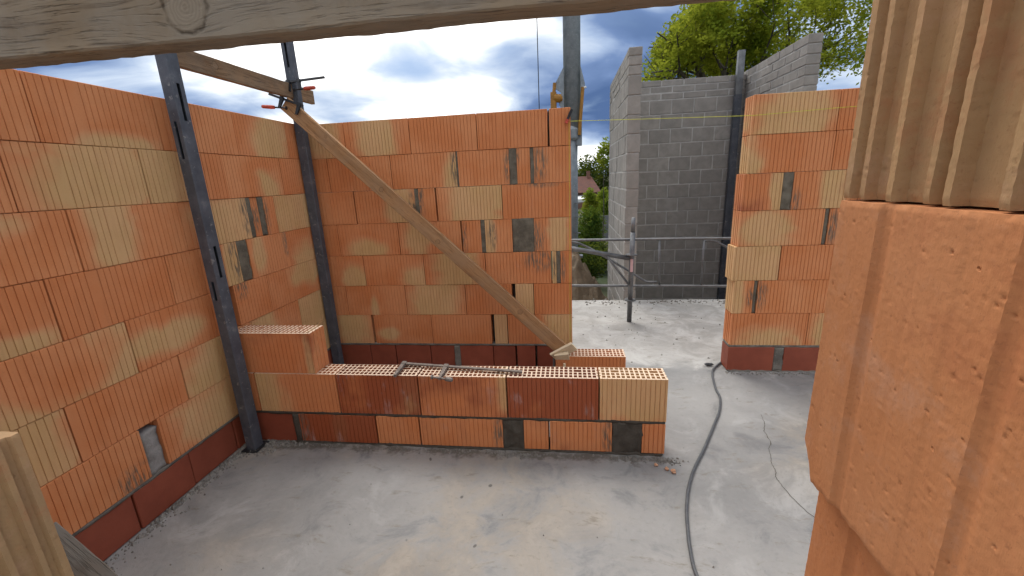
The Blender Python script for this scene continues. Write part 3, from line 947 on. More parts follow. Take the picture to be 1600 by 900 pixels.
for a, b_, cr_, wet, sm_ in ((0.001, 0.118, 'o', 0.0, None), (0.121, 0.631, (-.20, 0, .11, .3), 0.30, None), (0.633, 1.121, (.20, -.02, .07, .2), 0.72, None),
                             (1.124, 1.624, (.24, .06, .04, .12), 0.42, None), (1.627, 2.123, 'o', 0.80, None), (2.126, 2.479, (.02, .02, .30, .16), 0.0, None)):
    lay(vw, 'x', LY, a, b_, 0.205, 0.25, cr_, wet, sm_, perforated=True, band=0)
lay(vw, 'x', LY, 0.02, 0.522, 0.4555, 0.25, (.22, 0, .02, .2), 0.30, None, perforated=True, band=0)

# loose block that holds the brace
lb = lay(thing('loose_clay_block', 'single loose orange clay block with open perforated top standing behind the low wall', 'block', (2.12, -0.25, 0)), 'x', -0.325, 1.872, 2.370, 0.0, 0.25, 'o', 0.35, perforated=True, band=0)

# ================================================================== near jambs (the opening one looks through)


def near_block(wall, x_face, facing, y_far, prof, z0, z1, look, depth=0.5, chip=None, seed=0, hires=False):
    """block seen end on: prof = list of (distance from far edge, depth in from face)"""
    mb = MB()
    fine_pts = []
    fstep = 0.0013 if hires else 0.006
    for i in range(len(prof) - 1):
        (a0, d0), (a1, d1) = prof[i], prof[i + 1]
        nseg = max(1, int(math.hypot(a1 - a0, d1 - d0) / fstep))
        for k_ in range(nseg):
            t = k_ / nseg
            fine_pts.append((a0 + (a1 - a0) * t, d0 + (d1 - d0) * t))
    fine_pts.append(prof[-1])
    NZ = 170 if hires else 20
    cy = y_far - 0.069
    cz = (z0 + z1) / 2
    cxx = x_face - facing * depth / 2
    pr_ = random.Random(seed * 17 + 3)
    cells = {}
    if hires:
        for _ in range(300):          # blow holes and grit in the fired face
            pa, pz = pr_.uniform(0, 0.19), pr_.uniform(z0, z1)
            rad_ = pr_.uniform(0.0006, 0.0016) * (1.4 if pr_.random() < 0.1 else 1.0)
            amp = (pr_.uniform(0.0007, 0.0020) if pr_.random() < 0.65 else -pr_.uniform(0.0003, 0.0007))
            for ci in range(int((pa - rad_) / 0.01), int((pa + rad_) / 0.01) + 1):
                for cj in range(int((pz - rad_) / 0.01), int((pz + rad_) / 0.01) + 1):
                    cells.setdefault((ci, cj), []).append((pa, pz, rad_, amp))
    for kz in range(NZ + 1):
        for (a0, d0) in fine_pts:
            zb = z0 + 0.0008
            if chip:
                zb += chip(a0)
            z_ = zb + (z1 - 0.0008 - zb) * kz / NZ
            q = Vector((a0 * 90, z_ * 40, seed))
            w = 0.00018 * mnoise.noise(q) + 0.0003 * mnoise.noise(Vector((a0 * 400, z_ * 300, seed))) + 0.0006 * mnoise.noise(Vector((a0 * 16, z_ * 7, seed + 4)))
            e = 0.0003 * mnoise.noise(Vector((a0 * 60, z_ * 260, seed + 9)))
            for (pa, pz, rad_, amp) in cells.get((int(a0 / 0.01), int(z_ / 0.01)), ()):
                dd2 = ((a0 - pa) ** 2 + (z_ - pz) ** 2) / (rad_ * rad_)
                if dd2 < 1:
                    w += amp * (1 - dd2) ** 2
            ez = min(z_ - zb, z1 - z_)
            if ez < 0.004:
                d0 = d0 + (0.004 - ez) * 0.35 * (0.5 + abs(mnoise.noise(Vector((a0 * 120, seed, z1 - z0)))))
            mb.v.append((x_face - facing * (d0 + w) - cxx, y_far - a0 + e - cy, z_ - cz))
    m_ = len(fine_pts)
    for kz in range(NZ):
        for i in range(m_ - 1):
            q = (kz * m_ + i, kz * m_ + i + 1, (kz + 1) * m_ + i + 1, (kz + 1) * m_ + i)
            mb.face(*(q if facing > 0 else q[::-1]))
    # body behind the face: top, bottom, both sides, back
    xb = -facing * depth / 2
    for (ring, flip) in (([i for i in range(m_)], False), ([NZ * m_ + i for i in range(m_)], True)):
        zv = mb.v[ring[0]][2]
        ka = len(mb.v)
        mb.v += [(xb, mb.v[i][1], mb.v[i][2]) for i in ring]
        for i in range(m_ - 1):
            q = (ring[i], ka + i, ka + i + 1, ring[i + 1])
            mb.face(*q)
    for col_ in (0, m_ - 1):
        ka = len(mb.v)
        mb.v += [(xb, mb.v[kz * m_ + col_][1], mb.v[kz * m_ + col_][2]) for kz in range(NZ + 1)]
        for kz in range(NZ):
            mb.face(kz * m_ + col_, (kz + 1) * m_ + col_, ka + kz + 1, ka + kz)
    me = mb.mesh('clay_block', 'clay_near', True)
    try:
        me.set_sharp_from_angle(angle=math.radians(38))
    except Exception:
        pass
    o = link('clay_block', me, wall, Vector((cxx, cy, cz)) - wall.location)
    set_look(o, **look)
    return o


JF = -2.752
RIDGED = [(0.0, 0.004), (0.0015, 0.0008), (0.0095, 0.0), (0.0115, 0.0055), (0.0185, 0.0065), (0.0205, 0.0005), (0.0265, 0.0), (0.0285, 0.007),
          (0.0440, 0.0085), (0.0460, 0.001), (0.0525, 0.0), (0.0550, 0.008), (0.0750, 0.0085), (0.0765, 0.0015), (0.0815, 0.001), (0.0835, 0.0075),
          (0.0895, 0.0080), (0.0910, 0.001), (0.0970, 0.0), (0.0990, 0.0085), (0.1220, 0.0090), (0.1245, 0.001), (0.1310, 0.0), (0.1330, 0.006), (0.1520, 0.0075), (0.1545, 0.001), (0.1600, 0.0), (0.1620, 0.007), (0.1700, 0.0075), (0.1720, 0.001), (0.1780, 0.0), (0.1800, 0.006), (0.190, 0.007)]
FLATTISH = [(0.0, 0.003), (0.003, 0.0), (0.046, 0.0), (0.049, 0.0028), (0.054, 0.0036), (0.060, 0.0016), (0.085, 0.0012), (0.087, 0.0008), (0.112, 0.0006), (0.116, 0.0012), (0.124, 0.0008), (0.142, 0.0), (0.145, 0.0024), (0.150, 0.0030), (0.156, 0.0010), (0.190, 0.0)]
rj = thing('brick_wall', 'end of a clay block wall close up at right, tan ridged block on top', 'wall', (2.9, JF - 0.069, 0))
JX = 2.174


def chip2(a):
    c = 0.034 * max(0.0, 1 - a / 0.018) ** 0.7 + 0.006 * max(0.0, mnoise.noise(Vector((a * 60, 3, 1)))) if a < 0.018 else 0.004 * max(0.0, mnoise.noise(Vector((a * 70, 3, 1))))
    return c


near_block(rj, JX + 0.001, -1, JF, RIDGED, zc(2) + 0.011, zc(1) + 0.011, dict(cream=(0, 0, 9, 9), brown_mix=0.46), seed=1, hires=True)
near_block(rj, JX - 0.001, -1, JF - 0.001, FLATTISH, zc(3) + 0.011, zc(2) + 0.011, dict(cream=(0, 0, 9, 9, 0.82)), chip=chip2, seed=2, hires=True)
near_block(rj, JX + 0.012, -1, JF - 0.010, FLATTISH, zc(4) + 0.011, zc(3) + 0.011, dict(cream=(0, 0, 9, 9, 0.88)), seed=3, hires=True)
for r in (5, 6, 7):
    near_block(rj, JX + 0.002, -1, JF, FLATTISH, zc(r) + 0.011, zc(r - 1) + 0.011, dict(cream='o'), seed=r + 10)
lay(rj, 'x', JF - 0.14, JX, JX + 0.30, 0.0, PL, kim=True, gap=0.0)
for r in range(2, 8):
    sh = 0.25 if r % 2 else 0.0
    lay(rj, 'x', JF - 0.139, JX + 0.515, JX + 1.015, zc(r), 0.25, None)
    lay(rj, 'x', JF - 0.139, JX + 1.017, JX + 1.517, zc(r), 0.25, None)

lj = thing('brick_wall', 'cream ridged clay block wall end close to the camera at the lower left corner', 'wall', (0.6, JF - 0.069, 0))
for r in (4, 5, 6, 7):
    near_block(lj, 1.297, 1, JF, RIDGED, zc(r) + (0.018 if r == 4 else 0.018), zc(r) + 0.268, dict(cream=(0, 0, 9, 9) if r < 6 else 'o', brown_mix=0.66), seed=r + 30, hires=(r == 4))
    for a in (0.29, -0.002):
        lay(lj, 'x', JF - 0.139, max(a, 0.004), a + 0.5 if a > 0.1 else 0.288, zc(r) + 0.018, 0.25, None)
for a in (0.01, 0.335, 0.66, 0.985):
    lay(lj, 'x', JF - 0.139, a, a + 0.31, 0.0, PL, kim=True, gap=0.0)
lump('mortar_bed', 0.01, 1.29, JF - 0.136, JF - 0.002, 0.1895, 0.2235, 'mortar', lj, 61, 0.003, (30, 2, 2))

# ================================================================== timber


def timber(name, c, ax, az, L, Hh, th, mat, label, cat, wob=0.0012, nseg=60, group=None):
    """board: ax along, az across the broad face; th thickness"""
    ax, az = Vector(ax).normalized(), Vector(az)
    az = (az - ax * az.dot(ax)).normalized()
    ay = az.cross(ax)
    mb = MB()
    rng = [(-1, -1), (-0.94, -1), (0.94, -1), (1, -1), (1, 1), (-1, 1)]
    sec = []
    nn = 5
    c_ = min(0.003, th * 0.1)
    hx, hz = th / 2, Hh / 2
    for (s0, s1) in (((-hx + c_, -hz), (hx - c_, -hz)), ((hx, -hz + c_), (hx, hz - c_)), ((hx - c_, hz), (-hx + c_, hz)), ((-hx, hz - c_), (-hx, -hz + c_))):
        for t in (0, 0.33, 0.66, 1):
            sec.append((s0[0] + (s1[0] - s0[0]) * t, s0[1] + (s1[1] - s0[1]) * t))
    m_ = len(sec)
    sdv = hash(name) % 7
    for i in range(nseg + 1):
        xx = -L / 2 + L * i / nseg
        for j, (yy, zz_) in enumerate(sec):
            q = Vector((xx * 9, yy * 30 + 5, zz_ * 30))
            w = wob * mnoise.noise(q) + wob * 0.8 * mnoise.noise(Vector((xx * 60, yy * 60, zz_ * 60)))
            mb.v.append((xx, yy + (w if abs(yy) > hx - 2 * c_ else 0), zz_ + (w * 1.3 if abs(zz_) > hz - 2 * c_ else 0)))
    for i in range(nseg):
        for j in range(m_):
            j2 = (j + 1) % m_
            mb.face(i * m_ + j, (i + 1) * m_ + j, (i + 1) * m_ + j2, i * m_ + j2)
    mb.face(*range(m_))
    mb.face(*[nseg * m_ + j for j in reversed(range(m_))])
    o = link(name, mb.mesh(name, mat))
    o.matrix_world = Matrix(((ax.x, ay.x, az.x, c[0]), (ax.y, ay.y, az.y, c[1]), (ax.z, ay.z, az.z, c[2]), (0, 0, 0, 1)))
    return tag(o, label, cat, group)


BZ = 1.720
timber('timber_beam', (1.502, -2.447, BZ + 0.075), (1, 0, 0), (0, 0, 1), 2.98, 0.15, 0.050, 'beam_wood',
       'thick weathered grey timber beam with a big knot across the top of the view', 'beam', 0.0016, 260)
timber('sloping_brace', ((0.03 + 1.905) / 2, (-0.165 - 0.250) / 2, (2.062 + 0.285) / 2), (1.905 - 0.03, -0.085, 0.285 - 2.062), (0.69, 0.0, 0.73), 2.63, 0.098, 0.032, 'brace_wood',
       'brown wooden plank sloping from the steel post down to the floor as a brace', 'plank', 0.0004, 120)
timber('brace_board', (0.030, -0.44, 2.165), (0, 1, 0.006), (0, 0, 1), 1.20, 0.098, 0.03, 'board_wood',
       'horizontal brown board linking the two dark steel posts above the left wall', 'plank', 0.001, 60)
timber('leaning_plank', (1.285, -2.690, 0.790), (0.62, 0.0, -0.785), (0.785, 0.0, 0.62), 0.50, 0.030, 0.055, 'grey_plank',
       'dark weathered plank leaning behind the cream block in the lower left corner', 'plank', 0.001, 30)

# ================================================================== steel posts


def slot_post(name, x0, x1, y0, y1, z0, z1, slots_front, slots_side, label, group):
    t = thing(name, label, 'post', ((x0 + x1) / 2, (y0 + y1) / 2, z0), group=group)
    mb = MB()

    def panel(fn, u0, u1, slots, wall=0.004):
        zs = sorted(set([z0, z1] + [v for s_ in slots for v in (s_[0], s_[1])]))
        w0, w1 = u0 + (u1 - u0) * 0.36, u0 + (u1 - u0) * 0.64
        for a, b_ in zip(zs[:-1], zs[1:]):
            is_slot = any(s_[0] <= a + 1e-6 and b_ <= s_[1] + 1e-6 for s_ in slots)
            if not is_slot:
                mb.quad(fn(u0, a, 0), fn(u1, a, 0), fn(u1, b_, 0), fn(u0, b_, 0))
            else:
                mb.quad(fn(u0, a, 0), fn(w0, a, 0), fn(w0, b_, 0), fn(u0, b_, 0))
                mb.quad(fn(w1, a, 0), fn(u1, a, 0), fn(u1, b_, 0), fn(w1, b_, 0))
                for p, q in (((w0, a), (w1, a)), ((w1, a), (w1, b_)), ((w1, b_), (w0, b_)), ((w0, b_), (w0, a))):
                    mb.quad(fn(p[0], p[1], 0), fn(p[0], p[1], wall), fn(q[0], q[1], wall), fn(q[0], q[1], 0))
    c = 0.003
    panel(lambda u, z, d: (u, y0 + d, z), x0 + c, x1 - c, slots_front)
    panel(lambda u, z, d: (x1 - d, u, z), y0 + c, y1 - c, slots_side)
    panel(lambda u, z, d: (x1 + x0 - u, y1 - d, z), x0 + c, x1 - c, ())
    panel(lambda u, z, d: (x0 + d, y0 + y1 - u, z), y0 + c, y1 - c, ())
    for (a, b_) in (((x1 - c, y0), (x1, y0 + c)), ((x1, y1 - c), (x1 - c, y1)), ((x0 + c, y1), (x0, y1 - c)), ((x0, y0 + c), (x0 + c, y0))):
        mb.quad((a[0], a[1], z0), (b_[0], b_[1], z0), (b_[0], b_[1], z1), (a[0], a[1], z1))
    part('tube', mb, 'profile_steel', t)
    mb = MB()
    mb.box(x0 - 0.02, x1 + 0.02, y0 - 0.02, y1 + 0.02, z0 + 0.001, z0 + 0.008)
    part('foot_plate', mb, 'black_steel', t)
    return t


slot_post('steel_post', 0.060, 0.118, -1.175, -1.105, 0.0, 2.60, ((1.66, 1.835), (0.93, 1.035)), ((1.84, 2.01), (1.05, 1.22)),
          'dark steel profile post with slots standing at the left end of the low wall', 'steel profile posts')
slot_post('steel_post', 0.010, 0.078, -0.105, -0.050, 0.0, 2.75, ((2.32, 2.48),), (),
          'dark steel profile post in the far left corner behind the clamped brace', 'steel profile posts')

# ================================================================== clamps


def clamp(name, label, bar0, bar1, jaw_dir, fixed_at, slide_at, jl, hdir, hlen, handle_mat, steel, r=0.006, wide=0.011, hr=0.011):
    t = thing(name, label, 'clamp', bar0, group='screw clamps')
    b0, b1, jd = Vector(bar0), Vector(bar1), Vector(jaw_dir).normalized()
    ax = (b1 - b0).normalized()
    az = ax.cross(jd).normalized()
    mb = MB()
    mb.obox((b0 + b1) / 2, ax, jd, az, (b1 - b0).length / 2, wide, 0.0045)
    part('bar', mb, steel, t)
    L = (b1 - b0).length
    for nm, at, ln in (('fixed_jaw', fixed_at, jl), ('sliding_jaw', slide_at, jl * 0.95)):
        p = b0 + ax * (L * at)
        mb = MB()
        k = 6
        for i in range(k):
            u0, u1 = i / k, (i + 1) / k
            c = p + jd * (ln * (u0 + u1) / 2 - wide * 0.4)
            mb.obox(c, jd, ax, az, ln / k / 2 * 1.04, 0.0125 - 0.006 * u0, 0.0078)
        mb.obox(p, ax, jd, az, 0.013, wide + 0.005, 0.0095)
        part(nm, mb, steel, t)
    hd = Vector(hdir).normalized()
    tip = b0 + ax * (L * slide_at) + jd * (jl * 0.88)
    mb = MB()
    mb.tube([tip - hd * 0.045, tip + hd * 0.03], 0.0055, 8)
    mb.tube([tip - hd * 0.050, tip - hd * 0.043], 0.013, 10)
    part('screw', mb, steel, t)
    mb = MB()
    s0 = tip + hd * 0.03
    mb.tube([s0, s0 + hd * 0.006, s0 + hd * hlen * 0.3, s0 + hd * hlen * 0.92, s0 + hd * hlen], [hr * .6, hr, hr * 1.12, hr * .98, hr * 0.6], 10)
    part('handle', mb, handle_mat, t, True)
    return t


clamp('screw_clamp', 'upper screw clamp with pale red handle pointing right on the far steel post', (0.00, -0.118, 2.223), (0.325, -0.150, 2.228), (0.25, -0.35, -0.9), 0.10, 0.36, 0.075,
      (1, -0.1, 0.0), 0.09, 'red_handle', 'black_steel', wide=0.007, hr=0.012)
clamp('screw_clamp', 'lower screw clamp with orange red handle pointing left on top of the sloping brace', (0.16, -0.190, 2.048), (-0.075, -0.200, 2.140), (-0.25, -0.3, -0.9), 0.12, 0.62, 0.075,
      (-1, -0.15, 0.10), 0.09, 'red_handle', 'black_steel', wide=0.007, hr=0.012)
clamp('screw_clamp', 'rusty grey screw clamp lying on the perforated top of the low wall', (0.995, -0.948, 0.470), (1.712, -1.036, 0.470), (0.04, -1.0, 0.0), 0.012, 0.38, 0.165,
      (0.98, -0.15, -0.05), 0.045, 'tool_steel', 'tool_steel', wide=0.010, hr=0.012)

# ================================================================== wedges and pegs at the brace foot
for (c, ax, ay, hx, hy, hz, lab) in (((1.932, -0.318, 0.281), (0.85, -0.05, 0.50), (-0.35, -0.55, 0.75), 0.088, 0.046, 0.010, 'upper pale wooden wedge under the foot of the sloping brace'),
                                     ((1.922, -0.322, 0.238), (0.95, -0.05, 0.16), (-0.1, -0.5, 0.85), 0.050, 0.042, 0.014, 'lower pale wooden wedge under the foot of the sloping brace')):
    ax = Vector(ax).normalized()
    ay = Vector(ay)
    ay = (ay - ax * ay.dot(ax)).normalized()
    az = ax.cross(ay)
    mb = MB()
    c = Vector(c)
    for l in (-1, 1):
        for i, j in ((-1, -1), (1, -1), (1, 1), (-1, 1)):
            mb.v.append(tuple(ax * (i * hx) + ay * (j * hy) + az * (l * hz * (1.0 if i > 0 else 0.7))))
    for q in ((3, 2, 1, 0), (4, 5, 6, 7), (0, 1, 5, 4), (1, 2, 6, 5), (2, 3, 7, 6), (3, 0, 4, 7)):
        mb.face(*q)
    tag(link('wooden_wedge', mb.mesh('wooden_wedge', 'plank_pale'), None, c), lab, 'wedge', 'wedges at the brace foot')
for (x, y, z1, lab, mt) in ((1.862, -0.29, 0.265, 'grey steel peg left of the wedges under the brace', 'galvanised'), (1.935, -0.345, 0.20, 'short pinkish wooden peg beside the loose block under the wedges', 'plank_pale')):
    mb = MB()
    mb.tube([(0, 0, 0), (0, 0, z1 * 0.5), (0.002, 0, z1)], [0.010, 0.010, 0.009], 10)
    tag(link('peg', mb.mesh('peg', mt), None, (x, y, 0)), lab, 'peg')

# ================================================================== string line
t = thing('string_line', 'taut yellow mason string stretched from back wall across the doorway to the pier', 'string', (2.0, -0.02, 1.9))
mb = MB()
mb.tube([(1.998, -0.012, 1.862), (2.6, -0.016, 1.842), (3.18, -0.016, 1.826), (3.7, -0.012, 1.842), (4.19, -0.006, 1.85)], 0.0016, 6)
part('string', mb, 'yellow_string', t)
mb = MB()
mb.obox((1.995, -0.018, 1.905), (0.42, 0, 0.9), (0, 1, 0), (0.9, 0, -0.42), 0.035, 0.008, 0.009)
part('clip', mb, 'black_steel', t)
mb = MB()
mb.obox((1.974, -0.018, 1.862), (0.42, 0, 0.9), (0, 1, 0), (0.9, 0, -0.42), 0.014, 0.009, 0.010)
part('clip_grip', mb, 'red_handle', t)
mb = MB()
mb.tube([(1.990, -0.010, 1.855), (1.988, -0.012, 1.0), (1.982, -0.012, 0.22)], 0.0013, 6)
part('plumb_string', mb, 'yellow_string', t)

# ================================================================== hose on the floor


def catmull(pts, n=8):
    pts = [Vector(p) for p in pts]
    P = [pts[0]] + pts + [pts[-1]]
    out = []
    for i in range(1, len(P) - 2):
        for k in range(n):
            t_ = k / n
            a, b_, c, d = P[i - 1], P[i], P[i + 1], P[i + 2]
            out.append(0.5 * ((2 * b_) + (c - a) * t_ + (2 * a - 5 * b_ + 4 * c - d) * t_ ** 2 + (3 * b_ - a - 3 * c + d) * t_ ** 3))
    out.append(pts[-1])
    return out


HOSE = [(3.42, 0.21), (3.228, 0.164), (3.105, 0.042), (3.045, -0.071), (2.992, -0.303), (2.976, -0.437), (2.917, -0.602), (2.822, -0.785), (2.70, -1.008), (2.603, -1.173), (2.535, -1.318),
        (2.492, -1.444), (2.465, -1.556), (2.444, -1.672), (2.435, -1.787), (2.46, -1.95), (2.55, -2.2), (2.75, -2.5)]
mb = MB()
mb.tube(catmull([(x, y, 0.0068) for x, y in HOSE], 8), 0.0072, 12)
tag(link('hose', mb.mesh('hose', 'hose', True)), 'dark grey hose snaking across the concrete floor towards the pier', 'hose')

# ================================================================== rubble and droppings


def pebble(r, seed, sq=(1, 1, 0.7)):
    mb = MB()
    nl, nm = 5, 8
    for i in range(nl + 1):
        th = math.pi * i / nl
        for j in range(nm):
            ph = 2 * math.pi * j / nm
            d = Vector((math.sin(th) * math.cos(ph), math.sin(th) * math.sin(ph), math.cos(th)))
            rr = r * (1 + 0.55 * mnoise.noise(d * 1.6 + Vector((seed, seed * 2.1, 3))))
            mb.v.append((d.x * rr * sq[0], d.y * rr * sq[1], d.z * rr * sq[2]))
    for i in range(nl):
        for j in range(nm):
            j2 = (j + 1) % nm
            mb.face(i * nm + j, (i + 1) * nm + j, (i + 1) * nm + j2, i * nm + j2)
    return mb


m, bb = material('clay_chip')
finish(bb, bb.mix(bb.noise(bb.n('ShaderNodeTexCoord').outputs['Object'], 60.0), (0.44, 0.20, 0.10), (0.55, 0.34, 0.22)), 0.9)
for i, (x, y, r, lab) in enumerate(((2.415, -1.155, 0.010, 'orange clay chip under the right end of the low wall'), (2.463, -1.185, 0.011, 'orange clay chip just off the corner of the low wall'), (2.492, -1.203, 0.013, 'largest orange clay chip lying off the corner of the low wall'))):
    tag(link('clay_chip', pebble(r, i + 1.0).mesh('clay_chip', 'clay_chip'), None, (x, y, r * 0.5)), lab, 'chip', 'clay chips by the low wall')

mb = pebble(0.028, 4.0, (1.2, 0.7, 0.3))
tag(link('mortar_lump', mb.mesh('mortar_lump', 'black_steel'), None, (3.066, 0.085, 0.008)), 'small black lump on the pale floor beside the pier', 'lump')

# loose mortar crumbs: nobody could count these
mb = MB()
rc = random.Random(5)


def crumb(x, y, r, z=0.0):
    k = len(mb.v)
    a0 = rc.uniform(0, 6.28)
    hgt = r * rc.uniform(0.4, 0.9)
    for i in range(5):
        th = a0 + i * 1.2566 + rc.uniform(-.3, .3)
        mb.v.append((x + r * math.cos(th) * rc.uniform(.7, 1.2), y + r * math.sin(th) * rc.uniform(.7, 1.2), z - 0.006))
    mb.v.append((x + rc.uniform(-.3, .3) * r, y + rc.uniform(-.3, .3) * r, z + hgt))
    for i in range(5):
        mb.face(k + i, k + (i + 1) % 5, k + 5)


for i in range(300):
    y = rc.uniform(-2.6, -1.12)
    crumb(0.010 + abs(rc.gauss(0, 0.04)), y, rc.uniform(0.002, 0.008))
for i in range(150):
    y = rc.choice((-1.75, -1.55, -1.42, -1.25, -2.1)) + rc.gauss(0, 0.07)
    crumb(0.008 + abs(rc.gauss(0, 0.022)), y, rc.uniform(0.006, 0.020))
for i in range(160):
    crumb(0.10 + rc.gauss(0, 0.06), -1.14 + rc.gauss(0, 0.035), rc.uniform(0.004, 0.017))
for i in range(110):
    crumb(0.25 + rc.gauss(0, 0.06), -1.085 + rc.gauss(0, 0.015), rc.uniform(0.004, 0.016))
for i in range(240):
    crumb(rc.uniform(0.3, 2.55), LY - 0.015 - abs(rc.gauss(0, 0.02)), rc.uniform(0.002, 0.009))
for cx_, cy_ in ((1.70, -1.10), (2.28, -1.10), (2.44, -1.10)):
    for i in range(70):
        crumb(cx_ + rc.gauss(0, 0.06), cy_ - abs(rc.gauss(0, 0.018)), rc.uniform(0.003, 0.011))
for i in range(70):
    crumb(rc.uniform(0.15, 3.8), rc.uniform(-2.3, 0.0), rc.uniform(0.002, 0.006))
for i in range(110):
    crumb(rc.uniform(2.0, 4.2), rc.uniform(0.1, 1.9), rc.uniform(0.003, 0.012))
for i in range(170):
    crumb(rc.uniform(2.2, 4.2), 1.82 + rc.gauss(0, 0.05), rc.uniform(0.006, 0.022))
for i in range(120):
    crumb(3.15 + rc.random() * 0.9, -0.03 - abs(rc.gauss(0, 0.02)), rc.uniform(0.003, 0.012))
o = link('mortar_crumbs', mb.mesh('mortar_crumbs', 'mortar_crumb'))
o['kind'] = 'stuff'
o['label'] = 'dried mortar crumbs scattered along the wall feet and floor'

# ================================================================== grey concrete block building
GB_CACHE = {}


def grey_mesh(L, H):
    key = (round(L, 3), round(H, 3))
    if key not in GB_CACHE:
        mb = MB()
        c = 0.004
        x1, y1, z1 = L / 2, 0.07, H / 2
        for zv, ins in ((-z1, c), (-z1 + c, 0), (z1 - c, 0), (z1, c)):
            xx, yy = x1 - ins, y1 - ins
            mb.v += [(-xx + c, -yy, zv), (xx - c, -yy, zv), (xx, -yy + c, zv), (xx, yy - c, zv), (xx - c, yy, zv), (-xx + c, yy, zv), (-xx, yy - c, zv), (-xx, -yy + c, zv)]
        for l in range(3):
            for i in range(8):
                j = (i + 1) % 8
                mb.face(l * 8 + i, l * 8 + j, l * 8 + 8 + j, l * 8 + 8 + i)
        mb.face(*reversed(range(8)))
        mb.face(*range(24, 32))
        GB_CACHE[key] = mb.mesh('concrete_block', 'grey_block')
    return GB_CACHE[key]


GR = random.Random(3)


def grey_wall(label, axis, pos, a0, a1, z_thick, n_thick, n_thin, thin_h, off0, loc, thick_h=0.2, skip_core=0.0):
    """pos = centre plane of the wall; courses grow up from z_thick"""
    w = thing('concrete_block_wall', label, 'wall', loc)
    z = z_thick
    courses = [thick_h] * n_thick + [thin_h] * n_thin
    for ci, h in enumerate(courses):
        off = off0 + (0.155 if ci % 2 else 0.0)
        x = a0 - ((a0 - off) % 0.31)
        while x < a1 - 0.01:
            s0, s1 = max(x, a0), min(x + 0.31, a1)
            x += 0.31
            if s1 - s0 < 0.03:
                continue
            g0 = 0.0 if s0 == a0 else 0.0075
            g1 = 0.0 if s1 == a1 else 0.0075
            L = s1 - s0 - g0 - g1
            me = grey_mesh(L, h - 0.014)
            m_ = (s0 + g0 + s1 - g1) / 2
            pr = GR.uniform(-0.004, 0.004)
            if axis == 'x':
                o = link('concrete_block', me, w, Vector((m_, pos + pr, z + h / 2)) - w.location, GR.uniform(-.006, .006))
            else:
                o = link('concrete_block', me, w, Vector((pos + pr, m_, z + h / 2)) - w.location, math.pi / 2 + GR.uniform(-.006, .006))
        z += h
    mb = MB()
    e = 0.011
    if axis == 'x':
        mb.box(a0 + e, a1 - e, pos - 0.0655, pos + 0.0655, z_thick - 0.02, z - 0.014)
    else:
        mb.box(pos - 0.0655, pos + 0.0655, a0 + e, a1 - e, z_thick - 0.02, z - 0.014)
    part('mortar', mb, 'grey_mortar', w)
    return w


grey_wall('grey concrete block wall nearest the crane, its narrow end facing the camera', 'y', 2.722, 1.94, 3.90, -0.883, 17, 3, 0.094, 1.94, (2.72, 2.9, -0.85))
grey_wall('grey concrete block wall at the back between the two grey side walls', 'x', 3.73, 2.797, 4.50, -0.893, 17, 3, 0.090, 2.58, (3.6, 3.73, -0.85))
grey_wall('grey concrete block wall on the right rising behind the clay block pier', 'y', 4.572, 2.10, 3.90, -0.887, 14, 9, 0.1015, 2.10, (4.57, 3.0, -0.85))

t = thing('steel_post', 'tall dark steel post in the corner of the grey block building', 'post', (4.40, 3.58, -0.85), group='steel profile posts')
mb = MB()
mb.box(4.335, 4.425, 3.55, 3.62, -0.84, 2.50)
part('tube', mb, 'profile_steel', t)
mb = MB()
mb.box(4.338, 4.422, 3.553, 3.617, 2.5005, 3.06)
part('tube_extension', mb, 'galvanised', t)

# ================================================================== scaffold guardrail
t = thing('scaffold_guardrail', 'grey steel scaffold post with railings standing on the pale floor outside the doorway', 'guardrail', (2.605, 1.13, 0))
mb = MB()
mb.tube([(2.605, 1.13, 0.0), (2.612, 1.13, 0.60), (2.618, 1.13, 0.93)], 0.0242, 14)
part('standard', mb, 'galvanised', t, True)
mb = MB()
mb.tube([(2.618, 1.13, 0.925), (2.620, 1.13, 1.075)], 0.0185, 12)
part('spigot', mb, 'galvanised', t, True)
for z in (0.235, 0.705):
    mb = MB()
    mb.tube([(2.608, 1.13, z - 0.004), (2.608, 1.13, z + 0.006)], 0.058, 16)
    part('rosette', mb, 'galvanised', t)
mb = MB()
mb.tube([(1.2, 1.175, 0.885), (2.02, 1.175, 0.862), (3.62, 1.175, 0.838), (5.0, 1.175, 0.83)], 0.0135, 12)
part('top_rail', mb, 'galvanised', t, True)
mb = MB()
mb.tube([(1.2, 1.175, 0.40), (2.02, 1.175, 0.382), (3.59, 1.175, 0.356), (5.0, 1.175, 0.345)], 0.0135, 12)
part('bottom_rail', mb, 'galvanised', t, True)
for xa, xb in ((2.887, 2.905), (3.31, 3.313), (3.75, 3.75)):
    mb = MB()
    mb.tube([(xa, 1.175, 0.845), ((xa + xb) / 2 - 0.004, 1.175, 0.6), (xb, 1.175, 0.372)], 0.0105, 8)
    part('baluster', mb, 'galvanised', t, True)
mb = MB()
mb.tube([(1.25, 1.02, 0.93), (2.02, 1.09, 0.79), (2.585, 1.13, 0.672)], 0.0242, 14)
part('transom', mb, 'galvanised', t, True)
mb = MB()
mb.tube(catmull([(1.9, 1.21, 0.845), (2.06, 1.21, 0.83), (2.14, 1.21, 0.80), (2.26, 1.21, 0.735), (2.58, 1.21, 0.535), (2.76, 1.21, 0.415), (2.83, 1.21, 0.402), (2.885, 1.21, 0.402)], 5), 0.0115, 8)
part('bent_brace', mb, 'galvanised', t, True)
mb = MB()
mb.tube([(2.37, 1.10, 0.70), (2.47, 1.105, 0.56), (2.59, 1.11, 0.40)], 0.0115, 8)
part('diagonal_strut', mb, 'galvanised', t, True)
mb = MB()
